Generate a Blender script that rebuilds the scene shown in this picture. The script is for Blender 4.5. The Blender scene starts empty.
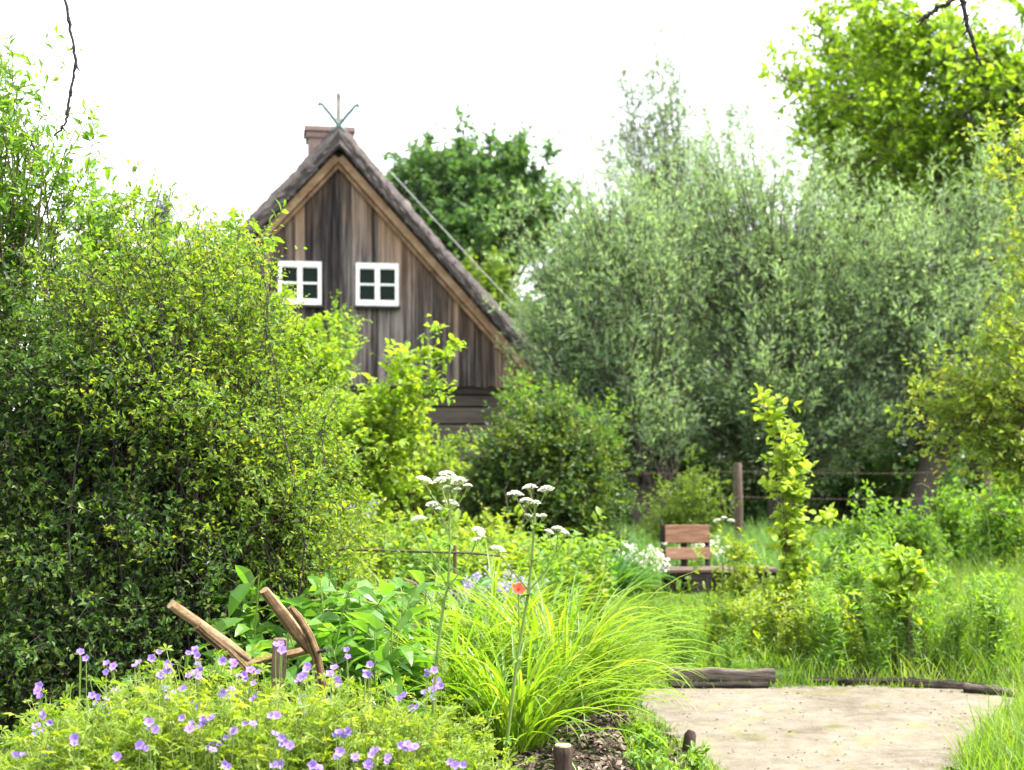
import bpy, bmesh, math, random
import numpy as np
from mathutils import Vector, Matrix

F = 1422.0; CX = 512.0; HY = 455.0; CAMZ = 1.6
sc = bpy.context.scene
COL = sc.collection
R = math.radians

def W(px, py, Y):
    return np.array([(px - CX) * Y / F, Y, CAMZ + (HY - py) * Y / F])
def XY(px, Y):
    return ((px - CX) * Y / F, Y)

# ------------------------------------------------------------------ materials
def nodes_of(name):
    m = bpy.data.materials.new(name); m.use_nodes = True
    nt = m.node_tree; nt.nodes.clear()
    out = nt.nodes.new('ShaderNodeOutputMaterial')
    return m, nt, out
def N(nt, t, **kw):
    n = nt.nodes.new(t)
    for k, v in kw.items(): setattr(n, k, v)
    return n
def ramp(nt, stops, fac):
    r = N(nt, 'ShaderNodeValToRGB')
    e = r.color_ramp.elements
    while len(e) > 1: e.remove(e[-1])
    e[0].position = stops[0][0]; e[0].color = (*stops[0][1], 1)
    for p, c in stops[1:]:
        q = e.new(p); q.color = (*c, 1)
    nt.links.new(fac, r.inputs['Fac'])
    return r.outputs['Color']

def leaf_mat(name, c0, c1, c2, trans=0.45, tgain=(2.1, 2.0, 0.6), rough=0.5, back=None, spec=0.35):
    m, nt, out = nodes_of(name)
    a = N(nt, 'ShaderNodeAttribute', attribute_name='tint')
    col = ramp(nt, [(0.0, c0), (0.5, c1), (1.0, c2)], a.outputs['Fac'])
    surf = col
    if back:
        g = N(nt, 'ShaderNodeNewGeometry')
        mx = N(nt, 'ShaderNodeMix', data_type='RGBA')
        nt.links.new(g.outputs['Backfacing'], mx.inputs[0])
        nt.links.new(col, mx.inputs[6]); mx.inputs[7].default_value = (*back, 1)
        surf = mx.outputs[2]
    p = N(nt, 'ShaderNodeBsdfPrincipled')
    nt.links.new(surf, p.inputs['Base Color'])
    p.inputs['Roughness'].default_value = rough
    p.inputs['Specular IOR Level'].default_value = spec
    vm = N(nt, 'ShaderNodeVectorMath', operation='MULTIPLY')
    nt.links.new(col, vm.inputs[0]); vm.inputs[1].default_value = tgain
    t = N(nt, 'ShaderNodeBsdfTranslucent')
    nt.links.new(vm.outputs[0], t.inputs['Color'])
    mix = N(nt, 'ShaderNodeMixShader'); mix.inputs[0].default_value = trans
    nt.links.new(p.outputs[0], mix.inputs[1]); nt.links.new(t.outputs[0], mix.inputs[2])
    nt.links.new(mix.outputs[0], out.inputs['Surface'])
    return m

def wood_mat(name, stops, scale=(6, 6, 0.6), noise=5.0, rough=0.85, bump=0.4, tintmix=0.35, coords='Object', bscale=1.0):
    """streaky weathered wood: noise stretched along local z, per piece tint"""
    m, nt, out = nodes_of(name)
    tc = N(nt, 'ShaderNodeTexCoord')
    mp = N(nt, 'ShaderNodeMapping'); mp.inputs['Scale'].default_value = scale
    nt.links.new(tc.outputs[coords], mp.inputs['Vector'])
    n1 = N(nt, 'ShaderNodeTexNoise'); n1.inputs['Scale'].default_value = noise
    n1.inputs['Detail'].default_value = 8; n1.inputs['Roughness'].default_value = 0.65
    nt.links.new(mp.outputs[0], n1.inputs['Vector'])
    a = N(nt, 'ShaderNodeAttribute', attribute_name='tint')
    mx = N(nt, 'ShaderNodeMix', data_type='FLOAT'); mx.inputs[0].default_value = tintmix
    nt.links.new(n1.outputs['Fac'], mx.inputs[2]); nt.links.new(a.outputs['Fac'], mx.inputs[3])
    col = ramp(nt, stops, mx.outputs[0])
    p = N(nt, 'ShaderNodeBsdfPrincipled')
    nt.links.new(col, p.inputs['Base Color']); p.inputs['Roughness'].default_value = rough
    p.inputs['Specular IOR Level'].default_value = 0.25
    b = N(nt, 'ShaderNodeBump'); b.inputs['Strength'].default_value = bump; b.inputs['Distance'].default_value = 0.02 * bscale
    nt.links.new(n1.outputs['Fac'], b.inputs['Height']); nt.links.new(b.outputs[0], p.inputs['Normal'])
    nt.links.new(p.outputs[0], out.inputs['Surface'])
    return m

def plain_mat(name, c0, c1, noise=20.0, rough=0.7, bump=0.2, metallic=0.0):
    m, nt, out = nodes_of(name)
    tc = N(nt, 'ShaderNodeTexCoord')
    n1 = N(nt, 'ShaderNodeTexNoise'); n1.inputs['Scale'].default_value = noise; n1.inputs['Detail'].default_value = 6
    nt.links.new(tc.outputs['Object'], n1.inputs['Vector'])
    col = ramp(nt, [(0.3, c0), (0.7, c1)], n1.outputs['Fac'])
    p = N(nt, 'ShaderNodeBsdfPrincipled')
    nt.links.new(col, p.inputs['Base Color']); p.inputs['Roughness'].default_value = rough
    p.inputs['Metallic'].default_value = metallic
    b = N(nt, 'ShaderNodeBump'); b.inputs['Strength'].default_value = bump; b.inputs['Distance'].default_value = 0.01
    nt.links.new(n1.outputs['Fac'], b.inputs['Height']); nt.links.new(b.outputs[0], p.inputs['Normal'])
    nt.links.new(p.outputs[0], out.inputs['Surface'])
    return m

M = {}
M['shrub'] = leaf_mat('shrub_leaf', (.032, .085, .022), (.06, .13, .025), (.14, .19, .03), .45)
M['shrub_sun_tone'] = leaf_mat('sunlit_tone_shrub_leaf', (.065, .145, .02), (.13, .22, .028), (.26, .285, .045), .5)  # yellow green leaf tone; sunlight on the left shrub is put into it
M['elder'] = leaf_mat('elder_leaf', (.07, .16, .024), (.11, .22, .03), (.17, .27, .045), .5)
M['gold'] = leaf_mat('golden_leaf', (.13, .25, .02), (.20, .32, .028), (.30, .38, .045), .55, tgain=(1.6, 1.5, .6))
M['gold_bright'] = leaf_mat('bright_golden_leaf', (.17, .30, .03), (.26, .37, .04), (.36, .43, .08), .55, tgain=(1.5, 1.45, .7))
M['round'] = leaf_mat('round_bush_leaf', (.014, .042, .010), (.034, .085, .014), (.17, .22, .03), .34)  # dark stops and yellow tips paint the bush's shade and sunlit top
M['willow'] = leaf_mat('willow_leaf', (.10, .18, .08), (.15, .245, .12), (.22, .31, .17), .54, tgain=(2.0, 1.9, 1.0), back=(.28, .36, .26), spec=.4)
M['willow_pale'] = leaf_mat('pale_willow_leaf', (.09, .16, .09), (.12, .20, .11), (.17, .25, .15), .35, back=(.2, .24, .17), spec=.4)
M['oak'] = leaf_mat('broad_tree_leaf', (.09, .175, .018), (.145, .25, .024), (.21, .29, .035), .56, tgain=(2.0, 1.9, .6))
M['far'] = leaf_mat('far_tree_leaf', (.04, .10, .035), (.065, .145, .05), (.10, .19, .065), .42)
M['far_light'] = leaf_mat('light_tree_leaf', (.06, .12, .015), (.1, .17, .02), (.14, .2, .03), .4)
M['right'] = leaf_mat('right_tree_leaf', (.10, .175, .03), (.165, .245, .045), (.29, .295, .07), .52)
M['herb'] = leaf_mat('herb_leaf', (.055, .14, .022), (.10, .205, .028), (.18, .27, .04), .47)
M['herb_yellow'] = leaf_mat('yellow_herb_leaf', (.1, .17, .02), (.16, .23, .025), (.24, .28, .04), .48)
M['broad'] = leaf_mat('big_leaf', (.05, .14, .02), (.08, .19, .025), (.12, .24, .04), .48, rough=.35, spec=.5, back=(.12, .2, .07))
M['strap'] = leaf_mat('strap_leaf', (.075, .16, .016), (.125, .22, .022), (.23, .285, .05), .45, rough=.4)
M['strap_blue'] = leaf_mat('blue_strap_leaf', (.03, .10, .035), (.05, .14, .045), (.09, .19, .06), .4)
M['grass'] = leaf_mat('grass_blade', (.06, .13, .016), (.10, .19, .02), (.2, .24, .06), .45)
M['grass_cool'] = leaf_mat('cool_grass_blade', (.04, .12, .025), (.07, .16, .03), (.14, .2, .06), .42)
M['geranium'] = leaf_mat('geranium_leaf', (.09, .17, .018), (.16, .24, .022), (.24, .3, .05), .48)
M['conifer'] = leaf_mat('conifer_needle', (.014, .04, .018), (.022, .055, .024), (.04, .08, .03), .2)
M['petal'] = leaf_mat('violet_petal', (.21, .115, .46), (.28, .17, .55), (.40, .28, .66), .4, tgain=(1.1, 1.1, 1.1))
M['petal_pale'] = leaf_mat('pale_lilac_petal', (.27, .23, .38), (.36, .32, .47), (.46, .43, .56), .35, tgain=(1, 1, 1))
M['petal_white'] = leaf_mat('white_petal', (.62, .62, .5), (.72, .72, .64), (.8, .8, .75), .3, tgain=(1, 1, 1))
M['petal_cream'] = leaf_mat('cream_petal', (.5, .52, .3), (.62, .62, .42), (.7, .7, .55), .3, tgain=(1, 1, 1))
M['petal_red'] = leaf_mat('poppy_petal', (.42, .022, .005), (.52, .03, .006), (.6, .05, .01), .35, tgain=(1, 1, 1))
M['stem_green'] = leaf_mat('green_stem', (.09, .15, .025), (.13, .2, .04), (.2, .25, .06), .1)
M['bark'] = wood_mat('bark', [(.25, (.02, .016, .012)), (.5, (.06, .05, .04)), (.75, (.13, .115, .095))], scale=(3, 3, 1), noise=6, bump=.8)
M['bark_dark'] = wood_mat('dark_twig_bark', [(.3, (.012, .009, .01)), (.7, (.045, .035, .035))], scale=(8, 8, 4), noise=6, bump=.6)
M['twig'] = wood_mat('twig_bark', [(.3, (.035, .03, .018)), (.7, (.10, .08, .045))], scale=(8, 8, 4), noise=6, bump=.3)

# ------------------------------------------------------------------ mesh building
class MB:
    def __init__(s): s.v = []; s.f = []; s.t = []; s.sm = []; s.n = 0
    def add(s, v, f, tint=0.5, smooth=False):
        v = np.asarray(v, dtype=np.float32).reshape(-1, 3); f = np.asarray(f, dtype=np.int64)
        if len(v) == 0: return s
        s.v.append(v); s.f.append(f + s.n)
        t = np.full(len(v), tint, dtype=np.float32) if np.isscalar(tint) else np.asarray(tint, dtype=np.float32).reshape(-1)
        s.t.append(t); s.sm.append(np.full(len(f), smooth)); s.n += len(v)
        return s
    def mesh(s, name):
        me = bpy.data.meshes.new(name)
        v = np.concatenate(s.v); me.vertices.add(len(v)); me.vertices.foreach_set('co', v.ravel())
        tot = np.concatenate([np.full(len(f), f.shape[1], dtype=np.int32) for f in s.f])
        li = np.concatenate([f.ravel() for f in s.f]).astype(np.int32)
        me.loops.add(len(li)); me.loops.foreach_set('vertex_index', li)
        st = np.zeros(len(tot), dtype=np.int32); st[1:] = np.cumsum(tot)[:-1]
        me.polygons.add(len(tot)); me.polygons.foreach_set('loop_start', st); me.polygons.foreach_set('loop_total', tot)
        me.polygons.foreach_set('use_smooth', np.concatenate(s.sm))
        me.update(calc_edges=True)
        at = me.attributes.new('tint', 'FLOAT', 'POINT'); at.data.foreach_set('value', np.concatenate(s.t))
        me.validate()
        return me
    def build(s, name, mat, parent=None):
        me = s.mesh(name); me.materials.append(mat)
        o = bpy.data.objects.new(name, me); COL.objects.link(o)
        if parent: o.parent = parent
        return o
    # hard surface pieces
    def box(s, c, size, rot=(0, 0, 0), tint=0.5, bevel=0.0):
        bm = bmesh.new(); bmesh.ops.create_cube(bm, size=1)
        for v in bm.verts: v.co = Vector((v.co.x * size[0], v.co.y * size[1], v.co.z * size[2]))
        if bevel: bmesh.ops.bevel(bm, geom=bm.edges[:], offset=bevel, segments=2, affect='EDGES', profile=.6)
        from mathutils import Euler
        mt = Matrix.Translation(c) @ Euler(rot).to_matrix().to_4x4()
        bmesh.ops.transform(bm, matrix=mt, verts=bm.verts)
        s.addbm(bm, tint); return s
    def addbm(s, bm, tint=0.5, smooth=False):
        bm.verts.index_update()
        v = np.array([w.co[:] for w in bm.verts]); by = {}
        for f in bm.faces: by.setdefault(len(f.verts), []).append([w.index for w in f.verts])
        first = True
        base = s.n
        for k, fl in by.items():
            if first: s.add(v, fl, tint, smooth); first = False
            else:
                s.f.append(np.array(fl, dtype=np.int64) + base); s.sm.append(np.full(len(fl), smooth))
        bm.free(); return s
    def rod(s, pts, radii, sides=10, tint=0.5, smooth=True, squash=1.0, streak=0.0):
        pts = np.asarray(pts, float); radii = np.asarray(radii, float)
        v, f = tube(pts[None], radii[None], sides, squash)
        K = len(pts)
        tv = tint
        if streak:
            rs = np.random.default_rng(int(abs(pts[0, 0]) * 1e4) + sides); q = rs.random(sides)
            tv = np.clip(tint + streak * ((.75 * q[None] + .25 * rs.random((K, sides))) - .5) * 2, 0, 1).ravel()
            v = (v.reshape(K, sides, 3) + (v.reshape(K, sides, 3) - pts[:, None]) * (.10 * (q - .5))[None, :, None]).reshape(-1, 3)
        s.add(v, f, tv, smooth)
        # caps
        c0 = v[:sides]; c1 = v[-sides:]
        s.add(np.vstack([c0, c0.mean(0)]), [[(i + 1) % sides, i, sides] for i in range(sides)], tint)
        s.add(np.vstack([c1, c1.mean(0)]), [[i, (i + 1) % sides, sides] for i in range(sides)], tint)
        return s

def nrm(a): return a / np.maximum(np.linalg.norm(a, axis=-1, keepdims=True), 1e-9)
def tube(pts, rad, sides=4, squash=1.0):
    Np, K, _ = pts.shape
    t = nrm(np.gradient(pts, axis=1))
    ref = np.array([0.31, 0.94, 0.13])
    ref = np.where(np.abs((t * ref).sum(-1, keepdims=True)) > .93, np.array([0.9, -.2, .4]), ref)
    a = nrm(np.cross(t, ref)); b = np.cross(t, a)
    an = np.linspace(0, 2 * math.pi, sides, endpoint=False)
    ring = np.cos(an)[None, None, :, None] * a[:, :, None, :] + squash * np.sin(an)[None, None, :, None] * b[:, :, None, :]
    v = pts[:, :, None, :] + rad[:, :, None, None] * ring
    idx = np.arange(Np * K * sides).reshape(Np, K, sides)
    i0 = idx[:, :-1]; i1 = idx[:, 1:]
    f = np.stack([i0, np.roll(i0, -1, 2), np.roll(i1, -1, 2), i1], -1).reshape(-1, 4)
    return v.reshape(-1, 3), f

# leaf templates: (verts, faces)
def T_rhomb(w=.45, fold=.10, droop=.08):
    return (np.array([[0, 0, 0], [.45, w / 2, fold], [1, 0, -droop], [.45, -w / 2, fold]]), np.array([[0, 3, 2], [0, 2, 1]]))
def T_oval(w=.5, fold=.08, droop=.15):
    v = [[0, 0, 0], [.22, w * .40, fold], [.55, w * .46, fold * .8], [.82, w * .25, -droop * .4], [1, 0, -droop],
         [.82, -w * .25, -droop * .4], [.55, -w * .46, fold * .8], [.22, -w * .40, fold], [.22, 0, 0], [.55, 0, 0], [.82, 0, -droop * .55]]
    f = [[0, 8, 1, 0], [8, 9, 2, 1], [9, 10, 3, 2], [10, 4, 3, 10], [0, 7, 8, 0], [7, 6, 9, 8], [6, 5, 10, 9], [5, 4, 10, 5]]
    q = [x for x in f if len(set(x)) == 4]
    tr = [[0, 8, 1], [10, 4, 3], [0, 7, 8], [5, 4, 10]]
    # all triangles for uniform faces
    tris = tr[:]
    for a, b, c, d in q: tris += [[a, b, c], [a, c, d]]
    return np.array(v), np.array(tris)
def T_palm(n=5, spread=105, w=.30):
    vs, fs = [], []
    for i in range(n):
        a = R(-spread + 2 * spread * i / (n - 1)); L = 1.0 - .3 * abs(i - (n - 1) / 2) / ((n - 1) / 2)
        c, s = math.cos(a), math.sin(a); b = len(vs)
        for x, y, z in ((0, 0, 0), (.6 * L, w / 2, .05), (L, 0, -.1), (.6 * L, -w / 2, .05)):
            vs.append([x * c - y * s, x * s + y * c, z])
        fs.append([b, b + 3, b + 2]); fs.append([b, b + 2, b + 1])
    return np.array(vs), np.array(fs)
RH = T_rhomb(); RHW = T_rhomb(.22, .05, .05); RHB = T_rhomb(.65, .12, .1); OV = T_oval(); OVB = T_oval(.75, .1, .2); OVN = T_oval(.34, .06, .25); PALM = T_palm()

def put_leaves(mb, tpl, pos, d, up, size, tint):
    tv, tf = tpl; n = len(pos)
    if n == 0: return
    d = nrm(d); side = nrm(np.cross(up, d)); nn = np.cross(d, side)
    v = pos[:, None, :] + size[:, None, None] * (tv[None, :, 0, None] * d[:, None] + tv[None, :, 1, None] * side[:, None] + tv[None, :, 2, None] * nn[:, None])
    f = (tf[None] + (np.arange(n) * len(tv))[:, None, None]).reshape(-1, tf.shape[1])
    mb.add(v, f, np.repeat(np.clip(tint, 0, 1), len(tv)))

def rvec(rng, n): return nrm(rng.normal(size=(n, 3)))
def grow(rng, P0, D, L, k=5, wander=.25, grav=0.0):
    n = len(P0); d = nrm(D); pts = [P0]; p = P0
    for i in range(k):
        d = nrm(d + wander * rng.normal(size=(n, 3)) + np.array([0, 0, grav]))
        p = p + d * (L / k)[:, None]; pts.append(p)
    return np.stack(pts, 1)
def along(rng, pts, n_each, t0=.1, t1=1.0, bias=1.0):
    """sample points on polylines; returns pos, tangent, t, line index"""
    Np, K, _ = pts.shape
    idx = np.repeat(np.arange(Np), n_each); t = t0 + (t1 - t0) * rng.random(len(idx)) ** bias
    u = np.clip(t * (K - 1), 0, K - 1 - 1e-6); i = u.astype(int); fr = (u - i)[:, None]
    a = pts[idx, i]; b = pts[idx, i + 1]
    return a + (b - a) * fr, nrm(b - a), t, idx
def bez(P0, P1, P2, K):
    t = np.linspace(0, 1, K)[None, :, None]
    return (1 - t) ** 2 * P0[:, None] + 2 * t * (1 - t) * P1[:, None] + t ** 2 * P2[:, None]
def leaves_along(rng, mb, pts, per, size, tpl, lintint=None, t0=.1, upb=1.2, out=.9, droop=0.0, tipt=.0, bias=1.0):
    p, tg, t, ix = along(rng, pts, per, t0, 1.0, bias)
    n = len(p)
    r = rvec(rng, n); perp = nrm(r - (r * tg).sum(-1, keepdims=True) * tg)
    d = tg * .6 + perp * out + np.array([0, 0, -droop])
    up = nrm(np.array([0, 0, upb]) + rvec(rng, n))
    s = size * (.45 + .95 * rng.random(n) ** 1.2) * (1.05 - .3 * t)
    base = .5 if lintint is None else lintint[ix]
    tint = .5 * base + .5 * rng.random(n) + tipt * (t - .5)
    put_leaves(mb, tpl, p, d, up, s, tint)

def empty(name, loc, rz=0):
    o = bpy.data.objects.new(name, None); COL.objects.link(o)
    o.location = loc; o.rotation_euler = (0, 0, rz); o.empty_display_size = .1
    return o
def tag(o, label, cat, group=None, kind=None):
    o['label'] = label; o['category'] = cat
    if group: o['group'] = group
    if kind: o['kind'] = kind
    return o
def structure(o, label=None):
    o['kind'] = 'structure'
    if label: o['label'] = label
    return o
def copy_thing(root, loc, rz, label=None, scale=1.0):
    c = root.copy(); COL.objects.link(c); c.location = loc; c.rotation_euler = (0, 0, rz); c.scale = (scale,) * 3
    if label: c['label'] = label
    for ch in root.children:
        d = ch.copy(); COL.objects.link(d); d.parent = c
        for g in ch.children:
            e = g.copy(); COL.objects.link(e); e.parent = d
    return c

# ------------------------------------------------------------------ terrain
PATH = np.array([(.98, -4), (.98, 6.0), (.97, 7.2), (.84, 8.4), (.74, 9.2), (.85, 9.72), (2.0, 9.80), (3.2, 9.72), (3.5, 9.45), (2.75, 8.2), (2.25, 7.2), (2.05, 6.0), (2.0, -4)])
def sdist(x, y, poly=PATH):
    x = np.asarray(x, float); y = np.asarray(y, float)
    d = np.full(x.shape, 1e9); ins = np.zeros(x.shape, bool)
    n = len(poly)
    for i in range(n):
        ax, ay = poly[i]; bx, by = poly[(i + 1) % n]
        ex, ey = bx - ax, by - ay; wx, wy = x - ax, y - ay
        t = np.clip((wx * ex + wy * ey) / (ex * ex + ey * ey), 0, 1)
        d = np.minimum(d, (wx - ex * t) ** 2 + (wy - ey * t) ** 2)
        c = ((ay > y) != (by > y)) & (x < (bx - ax) * (y - ay) / (by - ay + 1e-12) + ax)
        ins ^= c
    d = np.sqrt(d)
    return np.where(ins, -d, d)
def sm(a): a = np.clip(a, 0, 1); return a * a * (3 - 2 * a)
def wob(x, y):
    return .5 * np.sin(x * 3.1 + 1.3 * np.sin(y * 2.3)) * np.cos(y * 2.7 + .7) + .3 * np.sin(x * 7.3 + y * 5.1) + .2 * np.cos(x * 11.7 - y * 13.3)
def hgt(x, y):
    x = np.asarray(x, float); y = np.asarray(y, float)
    d = sdist(x, y)
    left = sm((1.0 - x) / .6) * sm((13 - y) / 3)
    rise = .05 + .19 * left
    return rise * sm((d - .02) / .45) + .018 * wob(x, y) * sm(d / .3) - 0.004
def gz(x, y): return float(hgt(np.array([x]), np.array([y]))[0])
def at(px, Y):
    x, y = XY(px, Y); return (x, y, gz(x, y) - .01)

def grid_mesh(name, xs, ys, zf, mat, keep=None):
    gx, gy = np.meshgrid(xs, ys); z = zf(gx, gy)
    v = np.stack([gx, gy, z], -1).reshape(-1, 3)
    idx = np.arange(gx.size).reshape(gx.shape)
    f = np.stack([idx[:-1, :-1], idx[:-1, 1:], idx[1:, 1:], idx[1:, :-1]], -1)
    if keep is not None:
        c = keep((gx[:-1, :-1] + gx[1:, 1:]) / 2, (gy[:-1, :-1] + gy[1:, 1:]) / 2); f = f[c]
    f = f.reshape(-1, 4)
    return MB().add(v, f, smooth=True).build(name, mat)

def soil_mat():
    m, nt, out = nodes_of('soil_and_moss')
    tc = N(nt, 'ShaderNodeTexCoord')
    n1 = N(nt, 'ShaderNodeTexNoise'); n1.inputs['Scale'].default_value = 1.7; n1.inputs['Detail'].default_value = 8
    n2 = N(nt, 'ShaderNodeTexNoise'); n2.inputs['Scale'].default_value = 40; n2.inputs['Detail'].default_value = 6
    nt.links.new(tc.outputs['Object'], n1.inputs['Vector']); nt.links.new(tc.outputs['Object'], n2.inputs['Vector'])
    c1 = ramp(nt, [(.3, (.03, .02, .013)), (.7, (.085, .062, .043))], n2.outputs['Fac'])
    c2 = ramp(nt, [(.3, (.025, .05, .012)), (.7, (.06, .1, .02))], n2.outputs['Fac'])
    fac = ramp(nt, [(.42, (0, 0, 0)), (.58, (1, 1, 1))], n1.outputs['Fac'])
    mx = N(nt, 'ShaderNodeMix', data_type='RGBA')
    nt.links.new(fac, mx.inputs[0]); nt.links.new(c1, mx.inputs[6]); nt.links.new(c2, mx.inputs[7])
    p = N(nt, 'ShaderNodeBsdfPrincipled'); p.inputs['Roughness'].default_value = .95; p.inputs['Specular IOR Level'].default_value = .1
    nt.links.new(mx.outputs[2], p.inputs['Base Color'])
    b = N(nt, 'ShaderNodeBump'); b.inputs['Strength'].default_value = .8; b.inputs['Distance'].default_value = .03
    nt.links.new(n2.outputs['Fac'], b.inputs['Height']); nt.links.new(b.outputs[0], p.inputs['Normal'])
    nt.links.new(p.outputs[0], out.inputs['Surface'])
    return m
def path_mat():
    m, nt, out = nodes_of('sandy_gravel')
    tc = N(nt, 'ShaderNodeTexCoord')
    def noise(s, det=8, r=.6):
        n = N(nt, 'ShaderNodeTexNoise'); n.inputs['Scale'].default_value = s; n.inputs['Detail'].default_value = det; n.inputs['Roughness'].default_value = r
        nt.links.new(tc.outputs['Object'], n.inputs['Vector']); return n.outputs['Fac']
    big, mid, fine = noise(1.1), noise(9), noise(140, 4)
    c = ramp(nt, [(.3, (.085, .075, .06)), (.5, (.138, .126, .104)), (.72, (.19, .176, .15))], mid)
    cd = ramp(nt, [(.25, (.05, .044, .035)), (.5, (.125, .113, .092)), (.75, (.24, .22, .188))], fine)
    mx = N(nt, 'ShaderNodeMix', data_type='RGBA'); mx.inputs[0].default_value = .5
    nt.links.new(c, mx.inputs[6]); nt.links.new(cd, mx.inputs[7])
    moss = ramp(nt, [(.52, (0, 0, 0)), (.66, (1, 1, 1))], noise(3.3, 10, .7))
    mm = N(nt, 'ShaderNodeMath', operation='MULTIPLY'); mm.inputs[1].default_value = .6
    nt.links.new(moss, mm.inputs[0])
    mx2 = N(nt, 'ShaderNodeMix', data_type='RGBA'); nt.links.new(mm.outputs[0], mx2.inputs[0])
    nt.links.new(mx.outputs[2], mx2.inputs[6]); mx2.inputs[7].default_value = (.13, .14, .045, 1)
    damp = ramp(nt, [(.34, (.70, .64, .57)), (.5, (1.08, 1.04, .99)), (.7, (1.22, 1.19, 1.15))], noise(1.6, 6, .75))
    md = N(nt, 'ShaderNodeMix', data_type='RGBA', blend_type='MULTIPLY'); md.inputs[0].default_value = 1.0
    nt.links.new(mx2.outputs[2], md.inputs[6]); nt.links.new(damp, md.inputs[7]); mx2 = md
    p = N(nt, 'ShaderNodeBsdfPrincipled'); p.inputs['Roughness'].default_value = .95; p.inputs['Specular IOR Level'].default_value = .1
    nt.links.new(mx2.outputs[2], p.inputs['Base Color'])
    b = N(nt, 'ShaderNodeBump'); b.inputs['Strength'].default_value = .7; b.inputs['Distance'].default_value = .012
    nt.links.new(fine, b.inputs['Height']); nt.links.new(b.outputs[0], p.inputs['Normal'])
    nt.links.new(p.outputs[0], out.inputs['Surface'])
    return m
soilM = soil_mat()
xs = np.concatenate([[-600, -200, -80, -40, -25, -15], np.arange(-10, 10.01, .1), [12, 15, 25, 40, 80, 200, 600]])
ys = np.concatenate([[-300, -100, -40, -15, -6], np.arange(-2, 22.01, .1), [24, 27, 31, 40, 60, 100, 200, 500, 1200]])
structure(grid_mesh('ground', xs, ys, hgt, soilM), 'dark garden soil and turf under the beds and trees')
def pz(x, y): return .010 + .008 * wob(x * .8, y * .9) + .004 * wob(x * 3.3, y * 2.9)
structure(grid_mesh('path', np.arange(.5, 3.7, .03), np.arange(-4, 10, .03), pz, path_mat(),
          lambda x, y: sdist(x, y) < -.01 + .07 * wob(x * 2.1, y * 2.3) + .03 * wob(x * 7, y * 8)), 'pale sandy gravel path')

# ------------------------------------------------------------------ house
def gable_mat():
    m, nt, out = nodes_of('weathered_boards')
    tc = N(nt, 'ShaderNodeTexCoord')
    mp = N(nt, 'ShaderNodeMapping'); mp.inputs['Scale'].default_value = (8, 8, .3)
    nt.links.new(tc.outputs['Object'], mp.inputs['Vector'])
    n1 = N(nt, 'ShaderNodeTexNoise'); n1.inputs['Scale'].default_value = 2.2; n1.inputs['Detail'].default_value = 9; n1.inputs['Roughness'].default_value = .7
    nt.links.new(mp.outputs[0], n1.inputs['Vector'])
    n2 = N(nt, 'ShaderNodeTexNoise'); n2.inputs['Scale'].default_value = .9; n2.inputs['Detail'].default_value = 4
    nt.links.new(tc.outputs['Object'], n2.inputs['Vector'])
    a = N(nt, 'ShaderNodeAttribute', attribute_name='tint')
    mx = N(nt, 'ShaderNodeMix', data_type='FLOAT'); mx.inputs[0].default_value = .22
    nt.links.new(n1.outputs['Fac'], mx.inputs[2]); nt.links.new(a.outputs['Fac'], mx.inputs[3])
    grey = ramp(nt, [(.37, (.011, .009, .009)), (.45, (.036, .031, .031)), (.52, (.082, .071, .067)), (.63, (.21, .182, .165))], mx.outputs[0])
    brown = ramp(nt, [(.34, (.025, .016, .011)), (.49, (.13, .078, .044)), (.67, (.32, .21, .13))], mx.outputs[0])
    # boards sheltered near the roof keep their brown wood
    sep = N(nt, 'ShaderNodeSeparateXYZ'); nt.links.new(tc.outputs['Object'], sep.inputs[0])
    ab = N(nt, 'ShaderNodeMath', operation='ABSOLUTE'); nt.links.new(sep.outputs['X'], ab.inputs[0])
    ml = N(nt, 'ShaderNodeMath', operation='MULTIPLY_ADD'); nt.links.new(ab.outputs[0], ml.inputs[0]); ml.inputs[1].default_value = 1.1
    nt.links.new(sep.outputs['Z'], ml.inputs[2])          # 1.1|x| + z : 8.0 at the roof line
    ad = N(nt, 'ShaderNodeMath', operation='MULTIPLY_ADD'); nt.links.new(n2.outputs['Fac'], ad.inputs[0]); ad.inputs[1].default_value = 3.0
    nt.links.new(ml.outputs[0], ad.inputs[2])
    ad2 = N(nt, 'ShaderNodeMath', operation='MULTIPLY_ADD'); nt.links.new(a.outputs['Fac'], ad2.inputs[0]); ad2.inputs[1].default_value = 1.2
    nt.links.new(ad.outputs[0], ad2.inputs[2])
    mr = N(nt, 'ShaderNodeMapRange'); mr.inputs[1].default_value = 8.4; mr.inputs[2].default_value = 10.5
    nt.links.new(ad2.outputs[0], mr.inputs[0])
    mc = N(nt, 'ShaderNodeMix', data_type='RGBA'); nt.links.new(mr.outputs[0], mc.inputs[0])
    nt.links.new(grey, mc.inputs[6]); nt.links.new(brown, mc.inputs[7])
    p = N(nt, 'ShaderNodeBsdfPrincipled'); p.inputs['Roughness'].default_value = .85; p.inputs['Specular IOR Level'].default_value = .2
    nt.links.new(mc.outputs[2], p.inputs['Base Color'])
    b = N(nt, 'ShaderNodeBump'); b.inputs['Strength'].default_value = .5; b.inputs['Distance'].default_value = .02
    nt.links.new(n1.outputs['Fac'], b.inputs['Height']); nt.links.new(b.outputs[0], p.inputs['Normal'])
    nt.links.new(p.outputs[0], out.inputs['Surface'])
    return m
M['gable'] = gable_mat()
M['log_wall'] = wood_mat('log_wall', [(.25, (.025, .02, .018)), (.5, (.085, .07, .06)), (.75, (.17, .145, .125))], scale=(.5, 4, 6), noise=3)
M['verge'] = wood_mat('verge_board', [(.3, (.085, .05, .03)), (.5, (.25, .155, .09)), (.7, (.44, .31, .20))], scale=(1.3, 4, 1.3), noise=3, bump=.3)
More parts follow.
